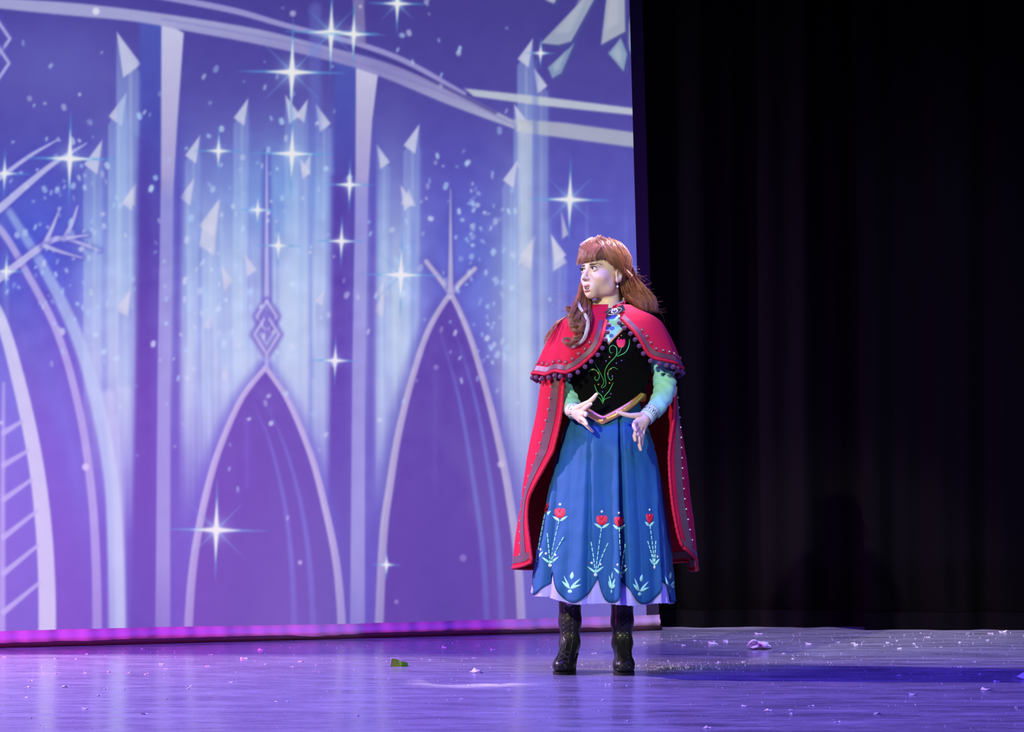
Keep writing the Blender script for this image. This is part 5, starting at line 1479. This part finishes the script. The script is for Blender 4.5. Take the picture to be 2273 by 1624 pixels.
# flakes one could count
fl_me = []
for q in range(4):
    r_ = random.Random(q); n_ = 7; ring = [(math.cos(2*math.pi*i/n_)*r_.uniform(.6, 1.1), math.sin(2*math.pi*i/n_)*r_.uniform(.6, 1.1), 0.05+r_.uniform(0, .7)*(i % 2)) for i in range(n_)]
    V = [(0, 0, .25)]+ring+[(x*.9, y*.9, 0) for x, y, z in ring]
    f = [(0, 1+i, 1+(i+1) % n_) for i in range(n_)]+[(1+i, 1+n_+i, 1+n_+(i+1) % n_, 1+(i+1) % n_) for i in range(n_)]+[tuple(1+n_+i for i in range(n_-1, -1, -1))]
    me = bpy.data.meshes.new('flake_mesh'); me.from_pydata(V, [], f); me.materials.append(M['flake']); fl_me.append(me)
seen = [(541, 1461, 6), (579, 1442, 5), (512, 1513, 4), (467, 1452, 3), (360, 1473, 4), (668, 1467, 5), (1057, 1491, 11), (322, 1583, 6), (190, 1572, 5), (62, 1524, 4), (145, 1523, 6), (285, 1492, 3), (240, 1490, 3), (10, 1457, 3), (418, 1527, 3), (990, 1437, 3), (1095, 1441, 4), (590, 1473, 3),
        (1684, 1406, 6), (1582, 1428, 7), (1796, 1429, 5), (1900, 1430, 4), (1610, 1424, 4), (2199, 1405, 5), (2225, 1402, 6), (2130, 1425, 3), (2060, 1413, 3), (1860, 1424, 3), (2268, 1505, 14), (1570, 1615, 7), (1652, 1566, 5), (1800, 1566, 5), (1706, 1576, 6), (2025, 1541, 6), (2187, 1530, 8), (1858, 1602, 5), (2212, 1512, 4),
        (1350, 1519, 5), (1524, 1480, 3), (1591, 1471, 3), (1596, 1469, 3), (1740, 1449, 3), (1894, 1426, 3), (2113, 1480, 3), (2130, 1479, 3), (2070, 1503, 3), (1318, 1449, 4), (1240, 1455, 3), (1946, 1583, 5), (2260, 1570, 6)]
rf = random.Random(9)
for q in range(70):
    seen.append((rf.uniform(0, 2273), 1420+190*rf.random()**1.6, rf.choice([2.2, 2.6, 3, 3.5])))
for i, (px, py, r_) in enumerate(seen):
    if 1700 > px > 1640 and 1425 < py < 1450: continue
    if 1200 < px < 1420 and py > 1400 and py < 1512 and i >= 50: continue
    if px < 1470 and py < 1447-.026*px: continue
    g0 = ground(px, py+1); s_ = 1.7*r_*g0.y/F
    o = inst('confetti_flake', fl_me[i % 4], (g0.x, g0.y, 0.0003), rot=(0, 0, rf.uniform(0, 6.28)), scale=(s_, s_, s_*rf.uniform(.5, .9)))
    size = 'larger' if r_ >= 5 else 'tiny'
    cl_y = A2[1]+(B2[1]-A2[1])*(g0.x-A2[0])/(B2[0]-A2[0])
    if abs(g0.x-.345) < .55 and 8.5 < g0.y < 9.5: where = 'near the black boots'
    elif (g0-ground(884, 1479)).length < .6: where = 'around the green paper scrap'
    elif (g0-w0).length < .7: where = 'around the crumpled tissue'
    elif g0.x < .75 and cl_y-g0.y < .9: where = 'close to the backdrop hem'
    elif g0.x > .75 and g0.y > 10.2: where = 'close to the black curtains'
    else: where = 'out on the open stage floor'
    tag(o, size+' white paper flake lying '+where, 'confetti', size+' white paper flakes '+where)
# glitter dust nobody could count
V = []; f = []
for q in range(2600):
    py = 1404+215*rf.random()**1.5; px = rf.uniform(-60, 2330)
    if q < 500: px = rf.gauss(1480, 90); py = rf.gauss(1480, 7)
    if px < 1470 and py < 1447-.026*px: continue
    g0 = ground(px, py)
    if 8.80 < g0.y < 9.13 and .15 < g0.x < .53: continue
    s_ = rf.choice([.5, .6, .8, 1.0, 1.4])*g0.y/F; a_ = rf.uniform(0, 6.28); n0 = len(V)
    V += [(g0.x+s_*math.cos(a_+j*2.09), g0.y+s_*math.sin(a_+j*2.09), .0004) for j in range(3)]+[(g0.x, g0.y, s_*1.3)]
    f += [(n0, n0+1, n0+3), (n0+1, n0+2, n0+3), (n0+2, n0, n0+3)]
o = mesh_np('glitter_dust', V, f, M['glitter'], smooth=False)
tag(o, 'fine silver glitter dust sprinkled across the stage floor', 'glitter', kind='stuff')
